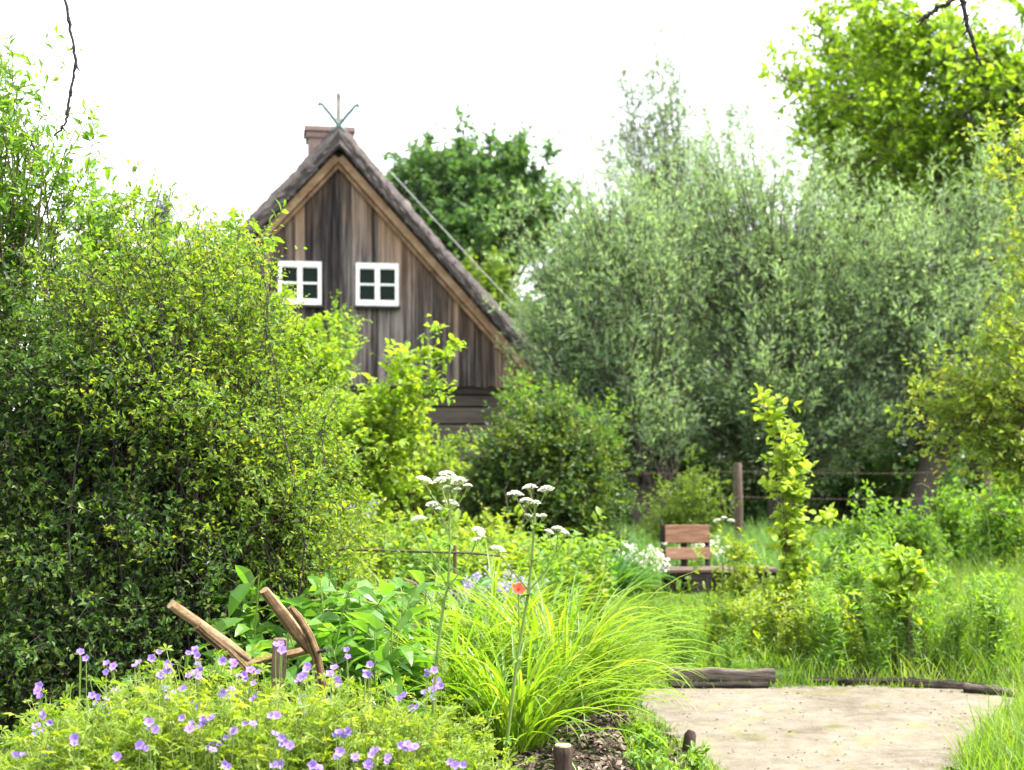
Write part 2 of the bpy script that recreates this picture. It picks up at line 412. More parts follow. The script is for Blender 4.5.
M['thatch'] = wood_mat('old_thatch', [(.25, (.024, .02, .02)), (.5, (.058, .05, .048)), (.75, (.12, .104, .096))], scale=(5, 2, 5), noise=6, rough=.95, bump=.7, bscale=1)
M['white_paint'] = plain_mat('white_paint', (.70, .70, .68), (.82, .82, .80), 12, .5, .05)
def glass_mat():
    m, nt, out = nodes_of('dark_window_glass')
    p = N(nt, 'ShaderNodeBsdfPrincipled'); p.inputs['Base Color'].default_value = (.008, .016, .012, 1)
    p.inputs['Roughness'].default_value = .08; p.inputs['Specular IOR Level'].default_value = .06
    nt.links.new(p.outputs[0], out.inputs['Surface']); return m
M['glass'] = glass_mat()
def brick_mat():
    m, nt, out = nodes_of('chimney_brick')
    tc = N(nt, 'ShaderNodeTexCoord')
    mp = N(nt, 'ShaderNodeMapping'); mp.inputs['Rotation'].default_value = (R(90), 0, 0)
    nt.links.new(tc.outputs['Object'], mp.inputs['Vector'])
    b = N(nt, 'ShaderNodeTexBrick'); b.inputs['Scale'].default_value = 1.0
    b.inputs['Brick Width'].default_value = .25; b.inputs['Row Height'].default_value = .077; b.inputs['Mortar Size'].default_value = .008
    b.inputs['Color1'].default_value = (.15, .085, .075, 1); b.inputs['Color2'].default_value = (.21, .125, .11, 1); b.inputs['Mortar'].default_value = (.22, .2, .19, 1)
    nt.links.new(mp.outputs[0], b.inputs['Vector'])
    p = N(nt, 'ShaderNodeBsdfPrincipled'); p.inputs['Roughness'].default_value = .9
    nt.links.new(b.outputs['Color'], p.inputs['Base Color']); nt.links.new(p.outputs[0], out.inputs['Surface']); return m
M['brick'] = brick_mat()
M['verdigris'] = plain_mat('verdigris', (.035, .085, .078), (.08, .14, .13), 30, .6, .1)
M['grey_wood'] = wood_mat('grey_wood', [(.3, (.12, .11, .10)), (.7, (.3, .28, .26))], scale=(6, 6, 1), noise=5)
M['dark_wood'] = wood_mat('dark_wood', [(.3, (.012, .01, .009)), (.7, (.05, .042, .036))], scale=(4, 4, 4), noise=5)
M['cable'] = plain_mat('pale_cable', (.3, .31, .31), (.38, .4, .4), 10, .6, 0)

def build_house():
    rng = np.random.default_rng(5)
    hx, hy = XY(338, 30)
    root = empty('cottage', (hx, hy, 0), R(10))
    tag(root, 'old weathered wooden cottage with steep thatched roof and two white gable windows', 'house')
    SL = 1.1; AZ = 8.03; B0 = 3.08; DEP = 11.0
    # vertical gable boards, front and back
    def boards(y, sgn):
        mb = MB(); x = -4.5
        while x < 4.5:
            w = rng.uniform(.13, .24); x1 = min(x + w - .008, 4.5); dz = rng.uniform(-.01, .01); t = rng.random(); yy = y - sgn * (.03 + rng.uniform(0, .022))
            zt = lambda q: AZ - SL * abs(q) - .02
            xsl = [x, x1] if not (x < 0 < x1) else [x, 0, x1]
            zb = B0 + rng.uniform(-.04, .0)
            prof = [(x, zb), (x1, zb)] + [(q, max(zt(q), zb + .02)) for q in reversed(xsl)]
            n = len(prof); y2 = y + sgn * .02
            v = [(a, yy, c) for a, c in prof] + [(a, y2, c) for a, c in prof]
            bm = bmesh.new(); vs = [bm.verts.new(q) for q in v]
            fr = vs[:n]; bk = vs[n:]
            if sgn > 0: bm.faces.new(fr); bm.faces.new(bk[::-1])
            else: bm.faces.new(fr[::-1]); bm.faces.new(bk)
            for i in range(n):
                j = (i + 1) % n
                q = [fr[i], bk[i], bk[j], fr[j]]
                bm.faces.new(q if sgn > 0 else q[::-1])
            bm.verts.index_update(); mb.addbm(bm, t)
            x += w
        return mb
    boards(0, 1).build('gable_boards', M['gable'], root)
    boards(DEP, -1).build('gable_boards', M['gable'], root)
    # solid backing behind the boards so no light leaks
    # log walls
    mb = MB(); z = -.1
    while z < 2.86:
        h = rng.uniform(.36, .46); h = min(h, 2.9 - z)
        for (c, s) in (((0, .16, z + h / 2), (8.7, .2, h - .03)), ((0, DEP - .16, z + h / 2), (8.7, .2, h - .03)),
                       ((-4.25, DEP / 2, z + h / 2), (.2, DEP - .53, h - .03)), ((4.25, DEP / 2, z + h / 2), (.2, DEP - .53, h - .03))):
            mb.box(c, s, tint=rng.random(), bevel=.03)
        z += h
    mb.build('log_wall', M['log_wall'], root)
    mb = MB(); mb.box((0, .13, 2.99), (8.9, .26, .17), tint=.3, bevel=.01); mb.build('shadow_line_beam', M['dark_wood'], root)  # dark strip drawn for the shadow line under the overhanging boards
    core = MB(); core.box((0, DEP / 2, 1.4), (8.2, DEP - .7, 2.9), tint=.4); core.build('inner_wall', M['dark_wood'], root)
    # roof: chevron of thatch
    def slope_pt(sx, s, out):
        # s metres down the slope from apex line, out = normal offset
        cs, sn = 1 / math.hypot(1, SL), SL / math.hypot(1, SL)
        return sx * (s * cs + out * sn), AZ + .02 - s * sn + out * cs
    mb = MB(); LS = 7.2; TH = .33
    ns, nl = 60, 70
    s_ = np.linspace(0, LS, ns); l_ = np.linspace(-.42, DEP + .42, nl)
    prof_n = 9
    for sx in (-1, 1):
        # cross profile across thickness at the front/back: closed ring around (s,out)
        outer = []; inner = []
        G = np.zeros((ns, nl, 3)); H = np.zeros((ns, nl, 3))
        for i, s in enumerate(s_):
            for j, l in enumerate(l_):
                e = min(l - l_[0], l_[-1] - l); rd = .16 * (1 - min(1, e / .22)) ** 2; ee = min(1, (LS - s) / .25); rd += .15 * (1 - ee) ** 2
                o = TH + .05 * math.exp(-s / .5) - rd + .012 * rng.normal() + .02 * math.sin(s * 1.3 + l * .8 + sx) + .02 * math.sin(l * .55)
                x, z = slope_pt(sx, s, o)
                if s == 0: x = 0; z = AZ + (TH + .05 - rd) * 1.42 + .015 * rng.normal()
                G[i, j] = (x, l + .02 * rng.normal() * (e < .01), z)
                x, z = slope_pt(sx, s, .0 + .012 * rng.normal())
                if s == 0: x = 0; z = AZ
                H[i, j] = (x, l, z)
        idx = np.arange(ns * nl).reshape(ns, nl)
        f = np.stack([idx[:-1, :-1], idx[1:, :-1], idx[1:, 1:], idx[:-1, 1:]], -1).reshape(-1, 4)
        if sx < 0: f = f[:, ::-1]
        tn = .5 + .2 * rng.normal(size=ns * nl)
        mb.add(G, f, tn, True); mb.add(H, f[:, ::-1], tn * .7, True)
        # front / back / eave end faces with a few rows of stalk ends
        def close(A, Bq, flip):
            n = len(A); rows = 7; V = []
            for r in range(rows):
                t = r / (rows - 1)
                V.append(A + (Bq - A) * t + (0 if r in (0, rows - 1) else 1) * rng.normal(size=A.shape) * .009)
            V = np.array(V); ii = np.arange(rows * n).reshape(rows, n)
            ff = np.stack([ii[:-1, :-1], ii[:-1, 1:], ii[1:, 1:], ii[1:, :-1]], -1).reshape(-1, 4)
            if flip: ff = ff[:, ::-1]
            mb.add(V, ff, .45 + .25 * rng.normal(size=rows * n))
        close(G[:, 0], H[:, 0], sx < 0); close(G[:, -1], H[:, -1], sx > 0); close(G[-1], H[-1], sx > 0)
    roof = mb.build('roof', M['thatch'], root)
    # ragged straw fringe along the verge and eaves
    fb = MB(); n = 1500
    sx = rng.choice([-1, 1], n); s = rng.random(n) * LS
    cs, sn = 1 / math.hypot(1, SL), SL / math.hypot(1, SL)
    o = rng.random(n) * .3 - .02
    P = np.stack([sx * (s * cs + o * sn), np.full(n, -.40) + .05 * rng.random(n), AZ + .02 - s * sn + o * cs], -1)
    D = np.stack([sx * (.35 + .3 * rng.random(n)), -.6 * rng.random(n) - .2, -.75 - .4 * rng.random(n)], -1)
    put_leaves(fb, T_rhomb(.14, .02, 0), P, D, rvec(rng, n), .06 + .09 * rng.random(n), rng.random(n))
    fb.build('straw_fringe', M['thatch'], roof)
    # verge boards, two per side
    for sx in (-1, 1):
        mb = MB(); ln = 6.35; ang = math.atan(SL)
        mid = ln / 2 + .12
        for (w, oo, y, t) in ((.16, -.115, -.16, .6), (.07, -.25, -.10, .3)):
            x, z = slope_pt(sx, mid, oo)
            mb.box((x, y, z), (ln - .1, .05 if w > .2 else .07, w), (0, sx * ang, 0), tint=t, bevel=.008)
        mb.build('verge_board', M['verge'], root)
    # windows
    for wx in (-.80, .82):
        f = MB(); wz = 5.2; S = .90
        for (c, s) in (((wx - S / 2 + .0375, -.085, wz), (.075, .09, S)), ((wx + S / 2 - .0375, -.085, wz), (.075, .09, S)),
                       ((wx, -.083, wz + S / 2 - .045), (S - .15, .08, .09)), ((wx, -.083, wz - S / 2 + .045), (S - .15, .08, .09)),
                       ((wx, -.088, wz), (.105, .095, S - .18))):
            f.box(c, s, bevel=.006)
        for q in (-1, 1):
            f.box((wx + q * .214, -.08, wz), (.322, .06, .042), bevel=.004)
            for (cx2, cz2, sx2, sz2) in ((.0, .345, .322, .035), (0, -.345, .322, .035)):
                f.box((wx + q * .214, -.079, wz + cz2), (sx2, .06, sz2), bevel=.004)
        wo = f.build('window', M['white_paint'], root)
        g = MB(); g.box((wx, -.062, wz), (S - .1, .02, S - .1)); g.build('pane', M['glass'], wo)
        sl = MB(); sl.box((wx, -.12, wz - S / 2 - .035), (S + .06, .14, .055), bevel=.01); sl.build('sill', M['dark_wood'], wo)
    # chimney
    ch = MB(); ch.box((0, 4, 8.45), (1.0, .8, 1.5), bevel=.01)
    ch.box((0, 4, 9.15), (1.1, .9, .14), bevel=.015); ch.box((0, 4, 9.285), (1.2, 1.0, .12), bevel=.015)
    ch.build('chimney', M['brick'], root)
    # gable horns and spike
    for sx in (-1, 1):
        h = MB(); zz = AZ + .46
        pts = [(-sx * .12, -.30, zz - .12), (sx * .02, -.31, zz + .02), (sx * .16, -.31, zz + .2), (sx * .27, -.31, zz + .33), (sx * .34, -.31, zz + .42), (sx * .42, -.31, zz + .46)]
        h.rod(pts, [.04, .042, .042, .04, .036, .025], 8, .5)
        h.rod([(sx * .36, -.31, zz + .44), (sx * .41, -.31, zz + .40), (sx * .47, -.31, zz + .39)], [.012, .035, .012], 8, .5)
        h.rod([(sx * .39, -.31, zz + .45), (sx * .41, -.31, zz + .52)], [.02, .006], 6, .5)
        h.build('gable_horn', M['verdigris'], root)
    sp = MB(); zz = AZ + .42
    sp.rod([(0, -.28, zz), (0, -.28, zz + .5), (0, -.28, zz + .62), (0, -.28, zz + .66), (0, -.28, zz + .78)], [.06, .05, .05, .07, .01], 8, .6)
    sp.build('finial', M['grey_wood'], root)
    # pale stay wire from the chimney down beside the roof
    a = np.array([.58, 4.0, 9.35]); b = np.array([6.5, 4.6, 3.4]); t = np.linspace(0, 1, 14)[:, None]
    pts = a + (b - a) * t - np.array([0, 0, .05]) * np.sin(math.pi * t)
    c = MB(); c.rod(pts, [.011] * 14, 6, .5); c.rod([b + [0, 0, .05], (b[0], b[1], 0)], [.05, .06], 8); c.build('stay_wire', M['cable'], root)
build_house()

# ------------------------------------------------------------------ generic woody plant
def ell(px, py, rx, ry, Y, rd=None, dY=0.0):
    """ellipsoid from its place in the garden: centre, radii (m)"""
    s = Y / F
    return (W(px, py, Y + dY), np.array([rx * s, rd if rd else rx * s, ry * s]))
def in_ells(rng, ells, n, p=.42, wp=.8):
    vol = np.array([e[1].prod() ** wp for e in ells]); k = rng.choice(len(ells), n, p=vol / vol.sum())
    u = rvec(rng, n) * (rng.random(n) ** p)[:, None]
    c = np.array([e[0] for e in ells])[k]; r = np.array([e[1] for e in ells])[k]
    return c + u * r

def woody(name, label, cat, base, ells, seed, stems=30, K=8, stem_r=.02, lift=.55, base_r=.15, jit=.05,
          twigs=10, twig_len=.4, tw_grav=.02, wander=.22, tmin=.35, tbias=.8, leaf=6, leaf_size=.05, tpl=RH, mat='shrub',
          bark='twig', sub=0, sub_len=.2, group=None, trunk=None, part=('branches', 'foliage'), p=.42, upb=1.2, tipt=.15, stem_leaf=0, twdir=.55, out=.9, droop=0.0, wp=.8):
    rng = np.random.default_rng(seed)
    base = np.array(base, float)
    root = empty(name, base)
    tag(root, label, cat, group)
    T = in_ells(rng, ells, stems, p, wp) - base
    o = rng.normal(size=(stems, 3)) * base_r; o[:, 2] = 0
    P0 = o.copy()
    if trunk is not None: P0 = o * .5 + np.array([0, 0, trunk[0]])
    d = T - P0
    P1 = P0 + d * np.array([.22, .22, lift])
    st = bez(P0, P1, T, K)
    nz = np.cumsum(rng.normal(size=st.shape), 1) * jit; nz -= np.linspace(0, 1, K)[None, :, None] * nz[:, -1:]; nz[:, 0] = 0
    st = st + nz
    wood = MB()
    rad = stem_r * (.5 + .7 * rng.random(stems))[:, None] * np.linspace(1, .18, K)[None]
    v, f = tube(st, rad, 5); wood.add(v, f, .5, True)
    if trunk is not None:
        H, r0 = trunk[0], trunk[1]; lean = trunk[2] if len(trunk) > 2 else (0, 0)
        k = 9; t = np.linspace(0, 1, k)
        pts = np.stack([lean[0] * (t - 1) + .03 * np.sin(t * 9), lean[1] * (t - 1), t * (H + .12)], -1)
        pts[:, 2] -= .05
        wood.rod(pts, r0 * (1.25 - .35 * np.sqrt(t) + .25 * (t > .8) * (trunk[3] if len(trunk) > 3 else 0)), 12, .5)
    fol = MB()
    if twigs:
        p0, tg, t, ix = along(rng, st, twigs, tmin, 1.0, tbias)
        n = len(p0); r = rvec(rng, n)
        D = tg * twdir + r * .8 + np.array([0, 0, .25])
        L = twig_len * (.45 + .8 * rng.random(n))
        tw = grow(rng, p0, D, L, 5, wander, tw_grav)
        v, f = tube(tw, np.linspace(1, .3, 6)[None] * np.full((n, 1), max(.0022, stem_r * .16)), 3); wood.add(v, f, .55)
        lt = np.clip(.45 + .28 * rng.normal(size=n), 0, 1)
        leaves_along(rng, fol, tw, leaf, leaf_size, tpl, lt, .1, upb, tipt=tipt, out=out, droop=droop)
        if sub:
            p0, tg, t, ix = along(rng, tw, sub, .2, 1.0)
            m = len(p0); D = tg * .6 + rvec(rng, m) * .8
            tw2 = grow(rng, p0, D, sub_len * (.5 + .8 * rng.random(m)), 4, wander, tw_grav)
            v, f = tube(tw2, np.linspace(1, .4, 5)[None] * np.full((m, 1), max(.0018, stem_r * .09)), 3); wood.add(v, f, .6)
            leaves_along(rng, fol, tw2, leaf, leaf_size, tpl, lt[ix], .05, upb, tipt=tipt, out=out, droop=droop)
    if stem_leaf:
        lt = np.clip(.5 + .25 * rng.normal(size=stems), 0, 1)
        leaves_along(rng, fol, st, stem_leaf, leaf_size, tpl, lt, tmin, upb, tipt=tipt, out=out, droop=droop)
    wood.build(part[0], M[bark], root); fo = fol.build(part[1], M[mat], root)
    return root, st, rng

TR = ('trunk', 'crown')
# ---- background trees
def clump_tree(name, label, base, ells, seed, clumps, leaf_size, per, mat, H, r0, crad=1.1, group=None, cat='tree', wp=.8):
    return woody(name, label, cat, base, ells, seed, stems=clumps, stem_r=r0 * .35, lift=.5, base_r=.2, jit=.12, twigs=26, twig_len=crad, tw_grav=.0,
                 tmin=.72, tbias=.7, leaf=per, leaf_size=leaf_size, tpl=RHB, mat=mat, bark='bark', trunk=(H, r0), part=TR, group=group, p=.36, wander=.3, twdir=.15, wp=wp)
clump_tree('oak_tree', 'large dense dark green tree rising behind the thatched roof', at(475, 62), [ell(430, 185, 50, 50, 62), ell(478, 160, 55, 45, 62), ell(530, 185, 50, 55, 62), ell(470, 225, 85, 45, 62)], 11, 110, .24, 22, 'far', 4.5, .45, 1.35)
clump_tree('ash_tree', 'yellow green tree between the roof edge and the willows', at(490, 48), [ell(485, 285, 32, 32, 48), ell(510, 330, 45, 50, 48)], 12, 40, .2, 12, 'far_light', 3, .2, .8)
for i, (px, Y, top, w, lab) in enumerate(((585, 52, 190, 60, 'dark tree far behind the left willow'), (660, 56, 175, 70, 'dark tree far behind the middle willow gap'), (850, 50, 190, 90, 'dark broad tree far behind the right hand willows'), (985, 48, 170, 80, 'dark tree far back at the right edge'))):
    clump_tree('woodland_tree', lab, at(px, Y), [ell(px, (top + 430) / 2, w, (430 - top) / 2, Y)], 20 + i, 60, .34, 9, 'far', 3, .3, 1.5, group='dark trees behind the willows')
for i, (px, top, Y, lab) in enumerate(((160, 165, 46, 'taller dark conifer behind the left shrubs'), (195, 215, 44, 'shorter dark conifer next to the cottage roof'), (228, 232, 47, 'low dark conifer touching the left roof edge'))):
    woody('conifer_tree', lab, 'tree', at(px, Y), [ell(px, top + 40, 14, 34, Y), ell(px, top + 105, 26, 60, Y)], 30 + i, stems=70, stem_r=.05, lift=.9, base_r=.05, twigs=12, twig_len=.5, tmin=.5, leaf=10, leaf_size=.2, tpl=RHW, mat='conifer', bark='bark', trunk=(2.5, .16), part=TR, group='dark conifers left of the cottage', tw_grav=-.1)

def knobbly(mb, pts, radii, seed, amp=.004):
    rng = np.random.default_rng(seed); pts = np.array(pts, float); K = len(pts); M_ = (K - 1) * 6 + 1
    u = np.linspace(0, K - 1, M_); q = np.stack([np.interp(u, np.arange(K), pts[:, i]) for i in range(3)], -1); r = np.interp(u, np.arange(K), radii)
    q[1:-1] += rng.normal(size=(M_ - 2, 3)) * amp * .5; q[3::9] += rng.normal(size=q[3::9].shape) * amp * .5
    r = .72 * r * (1 + .09 * rng.normal(size=M_)); r[4::7] *= 1.4
    mb.rod(q, r, 8)
    for i in range(4, M_ - 1, 7):
        d = nrm(rng.normal(size=3) + nrm(q[i + 1] - q[i])) * rng.uniform(.015, .04)
        mb.rod([q[i], q[i] + d * .5, q[i] + d], [r[i] * .45, r[i] * .4, r[i] * .15], 5)
# ---- willows
def willow(label, base, ells, seed, stems, mat='willow', H=1.7, r0=.28, lean=(0, 0), leafs=.14, per=12, twigs=17, tl=.9, stem_r=.03, wp=.8):
    return woody('willow_tree', label, 'tree', base, ells, seed, stems=stems, K=10, stem_r=stem_r, lift=.42, base_r=.3, jit=.05, twigs=twigs, twig_len=tl, tw_grav=.07, tmin=.25, tbias=.75,
                 leaf=per, leaf_size=leafs, tpl=RHW, mat=mat, bark='bark', trunk=(H, r0, lean, 1.2), part=TR, group='grey green pollard willows', p=.5, wander=.14, twdir=1.1, out=.6, upb=.5, wp=wp)
willow('bushy grey green willow leaning left beside the cottage roof', at(650, 24), [ell(555, 260, 60, 75, 24), ell(590, 330, 90, 90, 24), ell(640, 230, 80, 75, 24), ell(560, 350, 55, 60, 24), ell(620, 410, 90, 45, 24), ell(600, 200, 40, 40, 24)], 41, 300, H=1.0)
willow('widest grey green pollard willow in the middle of the row', at(785, 25.5), [ell(690, 220, 85, 85, 25.5), ell(780, 200, 110, 85, 25.5), ell(850, 270, 95, 110, 25.5), ell(750, 340, 150, 100, 25.5), ell(890, 370, 70, 80, 25.5), ell(710, 410, 100, 55, 25.5), ell(840, 430, 110, 45, 25.5), ell(730, 150, 60, 40, 25.5)], 42, 560, H=1.2)
willow('grey green willow with leaning bare trunk at the right', at(936, 25), [ell(950, 240, 80, 80, 26), ell(1010, 260, 60, 110, 26), ell(930, 330, 80, 80, 25), ell(985, 170, 40, 40, 26), ell(980, 400, 70, 60, 25), ell(900, 250, 50, 60, 25)], 43, 320, H=1.6, r0=.22, lean=(.5, 0))
willow('tall thin pale willow rising above the others into the sky', at(700, 34), [ell(690, 90, 65, 45, 34), ell(640, 105, 45, 40, 34), ell(720, 140, 70, 50, 34), ell(668, 45, 18, 30, 34), ell(740, 110, 30, 30, 34), ell(620, 150, 40, 40, 34), ell(664, 38, 14, 22, 34), ell(622, 85, 18, 22, 34), ell(650, 70, 25, 30, 34), ell(590, 130, 20, 20, 34)], 44, 150, mat='willow_pale', H=2.2, leafs=.15, per=11, twigs=18, tl=.8, stem_r=.012, wp=.4)
for i, (px, Y, w_, h_, lab) in enumerate(((600, 29, 60, 60, 'shaded thicket bush behind the left willow trunk'), (690, 30, 70, 60, 'shaded thicket bush between the left and middle willows'), (775, 29.5, 60, 55, 'shaded thicket bush right behind the middle willow trunk'), (850, 30, 65, 60, 'shaded thicket bush right of the middle willow trunk'), (925, 29, 60, 60, 'shaded thicket bush behind the leaning willow trunk'), (1000, 30, 70, 70, 'shaded thicket bush at the right edge of the willow row'))):
    woody('thicket_bush', lab, 'shrub', at(px, Y), [ell(px, 440, w_, h_ + 30, Y, .9), ell(px, 520, w_ * 1.1, 30, Y, .8)], 90 + i, stems=150, stem_r=.016, twigs=13, twig_len=.5, leaf=8, leaf_size=.12, tpl=RHB, mat='far', tmin=.2, base_r=.4, group='shaded thicket behind the willows')
# ---- broad leaved tree top right
MY = 30.0
woody('maple_tree', 'bright green broad leaved tree reaching over the willows at the top right', 'tree', at(1120, MY), [ell(850, 90, 60, 45, MY), ell(930, 40, 90, 55, MY), ell(1000, 100, 70, 80, MY), ell(880, 150, 60, 40, MY), ell(850, 20, 45, 30, MY), ell(1000, 10, 60, 50, MY), ell(960, 180, 70, 55, MY), ell(800, 100, 40, 25, MY), ell(820, 160, 40, 28, MY), ell(930, 110, 90, 60, MY), ell(790, 70, 22, 18, MY), ell(785, 35, 15, 12, MY), ell(850, -10, 40, 25, MY), ell(900, 200, 45, 25, MY)], 51,
    stems=95, K=9, stem_r=.045, lift=.75, base_r=.2, jit=.09, twigs=18, twig_len=.9, tw_grav=.0, wander=.3, tmin=.5, tbias=.8, leaf=5, leaf_size=.18, tpl=RHB, mat='oak', bark='bark', trunk=(4, .3), part=TR, p=.45, twdir=.4, wp=.35, upb=1.6, sub=2, sub_len=.5)

woody('maple_tree', 'second bright green tree whose loose crown fills the gap left of the overhanging one', 'tree', at(885, 37), [ell(850, 80, 70, 55, 37), ell(800, 110, 45, 35, 37), ell(900, 130, 70, 60, 37), ell(830, 150, 60, 40, 37), ell(880, 40, 60, 45, 37), ell(790, 65, 25, 22, 37), ell(960, 150, 60, 60, 37), ell(840, 15, 30, 22, 37)], 53,
    stems=90, K=9, stem_r=.05, lift=.6, base_r=.2, jit=.09, twigs=15, twig_len=1.0, tw_grav=.0, wander=.3, tmin=.5, tbias=.8, leaf=5, leaf_size=.2, tpl=RHB, mat='oak', bark='bark', trunk=(4, .3), part=TR, p=.5, twdir=.4, wp=.35, upb=1.6, sub=2, sub_len=.5)
# ---- right foreground tree
HB = 14.0
rt, st, rng = woody('hornbeam_tree', 'small leaved tree with drooping sprays at the right edge', 'tree', at(1090, HB),
    [ell(980, 395, 45, 40, HB, .6), ell(925, 415, 52, 26, HB, .4), ell(930, 380, 34, 16, HB, .4), ell(960, 440, 50, 26, HB, .5), ell(1020, 470, 30, 40, HB, .6), ell(1015, 250, 22, 60, HB, .5), ell(1010, 140, 20, 60, HB, .5), ell(985, 330, 40, 28, HB, .5)], 52,
    stems=110, stem_r=.016, lift=.8, base_r=.08, twigs=10, twig_len=.45, tw_grav=-.05, tmin=.55, leaf=8, leaf_size=.074, tpl=RHB, mat='right', bark='twig', trunk=(1.2, .09), part=TR, p=.45)
tw = MB(); b = np.array(rt.location); TY = 4.6
limb = [W(1085, 250, HB), (7.6, 9.5, 5.2), (6.4, 6, 4.9), (3.4, 4.7, 3.9), W(990, -75, TY), W(958, -45, TY)]
tw.rod(np.array(limb) - b, [.05, .04, .03, .018, .012, .010], 8)
knobbly(tw, np.array([W(958, -45, TY), W(961, -8, TY), W(963, 5, TY), W(966, 18, TY), W(968, 27, TY), W(973, 42, TY), W(975, 50, TY), W(980, 66, TY)]) - b, [.009, .0095, .0105, .009, .0095, .007, .0075, .004], 1)
knobbly(tw, np.array([W(975, -52, TY), W(957, -3, TY), W(946, 5, TY), W(938, 8, TY), W(929, 15, TY), W(917, 22, TY)]) - b, [.007, .009, .0095, .0085, .009, .006], 2)
tw.rod(np.array([W(966, 18, TY), W(962, 24, TY)]) - b, [.004, .002], 5)
tw.build('bare_branch', M['bark_dark'], rt)

# ---- left shrub mass
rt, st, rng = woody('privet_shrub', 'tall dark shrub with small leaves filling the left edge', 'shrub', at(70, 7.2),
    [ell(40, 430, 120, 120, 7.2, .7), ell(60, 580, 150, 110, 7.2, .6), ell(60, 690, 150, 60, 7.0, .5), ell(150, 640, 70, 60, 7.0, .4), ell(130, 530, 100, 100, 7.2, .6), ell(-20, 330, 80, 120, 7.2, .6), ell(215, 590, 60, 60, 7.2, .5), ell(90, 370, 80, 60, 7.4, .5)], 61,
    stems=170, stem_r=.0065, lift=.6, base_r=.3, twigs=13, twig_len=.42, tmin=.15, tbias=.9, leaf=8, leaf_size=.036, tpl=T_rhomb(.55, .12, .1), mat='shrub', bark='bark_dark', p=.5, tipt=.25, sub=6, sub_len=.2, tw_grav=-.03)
tw = MB(); b = np.array(rt.location)
tw.rod(np.array([W(20, 560, 7.2), W(-30, 300, 7), W(-25, 60, 6.6), W(20, -70, 6.2), W(58, -50, 6.1)]) - b, [.02, .02, .018, .016, .011], 7)
knobbly(tw, np.array([W(58, -50, 6.1), W(65, 0, 6.0), W(70, 25, 6.0), W(74, 48, 6.0), W(76, 62, 6.0), W(72, 85, 6.0), W(68, 105, 6.0), W(66, 122, 6.0), W(60, 130, 6.0), W(54, 136, 6.0)]) - b, [.011, .0085, .009, .008, .009, .008, .008, .008, .007, .004], 3)
tw.build('bare_branch', M['bark_dark'], rt)
woody('willow_shrub', 'slender shrub with tall leafy shoots against the sky at the top left', 'shrub', at(10, 7.6),
    [ell(15, 120, 30, 110, 7.6, .4), ell(60, 190, 35, 70, 7.6, .4), ell(40, 60, 24, 50, 7.6, .3), ell(-20, 130, 30, 130, 7.6, .4), ell(95, 130, 18, 40, 7.6, .3), ell(5, 40, 20, 40, 7.6, .3), ell(130, 130, 14, 20, 7.6, .2)], 62,
    stems=64, K=10, stem_r=.011, lift=.7, base_r=.15, twigs=16, twig_len=.19, tmin=.35, leaf=8, leaf_size=.06, tpl=T_rhomb(.38, .08, .1), mat='elder', p=.5, tw_grav=.04)
rt, st, rng = woody('elder_shrub', 'elder bush with cream flower clusters above the dark shrub', 'shrub', at(150, 8.6),
    [ell(140, 250, 70, 45, 8.6, .5), ell(220, 265, 55, 40, 8.6, .5), ell(110, 205, 40, 40, 8.6, .4), ell(150, 310, 110, 50, 8.6, .5), ell(60, 240, 60, 50, 8.6, .5), ell(245, 245, 28, 30, 8.6, .3)], 63,
    stems=95, stem_r=.016, lift=.6, base_r=.2, twigs=12, twig_len=.26, tmin=.5, leaf=9, leaf_size=.085, tpl=T_oval(.42, .06, .15), mat='elder', p=.5)
def umbel_mesh(name, seed, rad, n, mat, dome=.4, fl=.16):
    rng = np.random.default_rng(seed); mb = MB()
    a = rng.random(n) * 6.283; r = np.sqrt(rng.random(n)) * rad
    p = np.stack([r * np.cos(a), r * np.sin(a), dome * rad * (1 - (r / rad) ** 2) + rng.normal(size=n) * rad * .05], -1)
    for k in range(3):
        d = np.stack([np.cos(a + k * 2.1), np.sin(a + k * 2.1), .15 + .2 * rng.random(n)], -1)
        put_leaves(mb, T_rhomb(.9, .2, .1), p, d, np.tile([0, 0, 1.], (n, 1)) + .5 * rng.normal(size=(n, 3)), np.full(n, rad * fl), rng.random(n))
    me = mb.mesh(name); me.materials.append(M[mat]); return me
elm = umbel_mesh('flower_cluster', 3, .075, 150, 'petal_cream', .25, .14)
rg = random.Random(4)
for px, py in ((108, 186), (128, 206), (76, 232), (140, 246), (158, 254), (100, 272), (165, 275), (205, 262), (210, 228), (60, 262), (126, 238), (180, 245), (235, 275), (40, 205), (85, 205), (145, 300)):
    o = bpy.data.objects.new('flower_cluster', elm); COL.objects.link(o); o.parent = rt
    o.location = Vector(W(px, py, 8.35)) - rt.location; o.rotation_euler = (rg.uniform(.2, .7), rg.uniform(-.3, .3), rg.uniform(0, 6)); o.scale = (rg.uniform(.7, 1.1),) * 3
woody('honeysuckle_shrub', 'shrub in painted sunlit yellow green with arching twigs right of the dark shrub', 'shrub', at(245, 7.6),
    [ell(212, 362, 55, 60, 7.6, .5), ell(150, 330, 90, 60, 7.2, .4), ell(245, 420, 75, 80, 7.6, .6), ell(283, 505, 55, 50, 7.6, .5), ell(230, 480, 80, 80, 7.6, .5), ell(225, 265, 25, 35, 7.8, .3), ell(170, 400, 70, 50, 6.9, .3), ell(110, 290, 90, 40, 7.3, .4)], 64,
    stems=150, stem_r=.007, lift=.7, base_r=.25, twigs=10, twig_len=.46, tmin=.3, leaf=8, leaf_size=.036, sub=6, sub_len=.2, tpl=T_rhomb(.55, .12, .1), mat='shrub_sun_tone', bark='bark_dark', p=.48, tipt=.3, tw_grav=-.03)

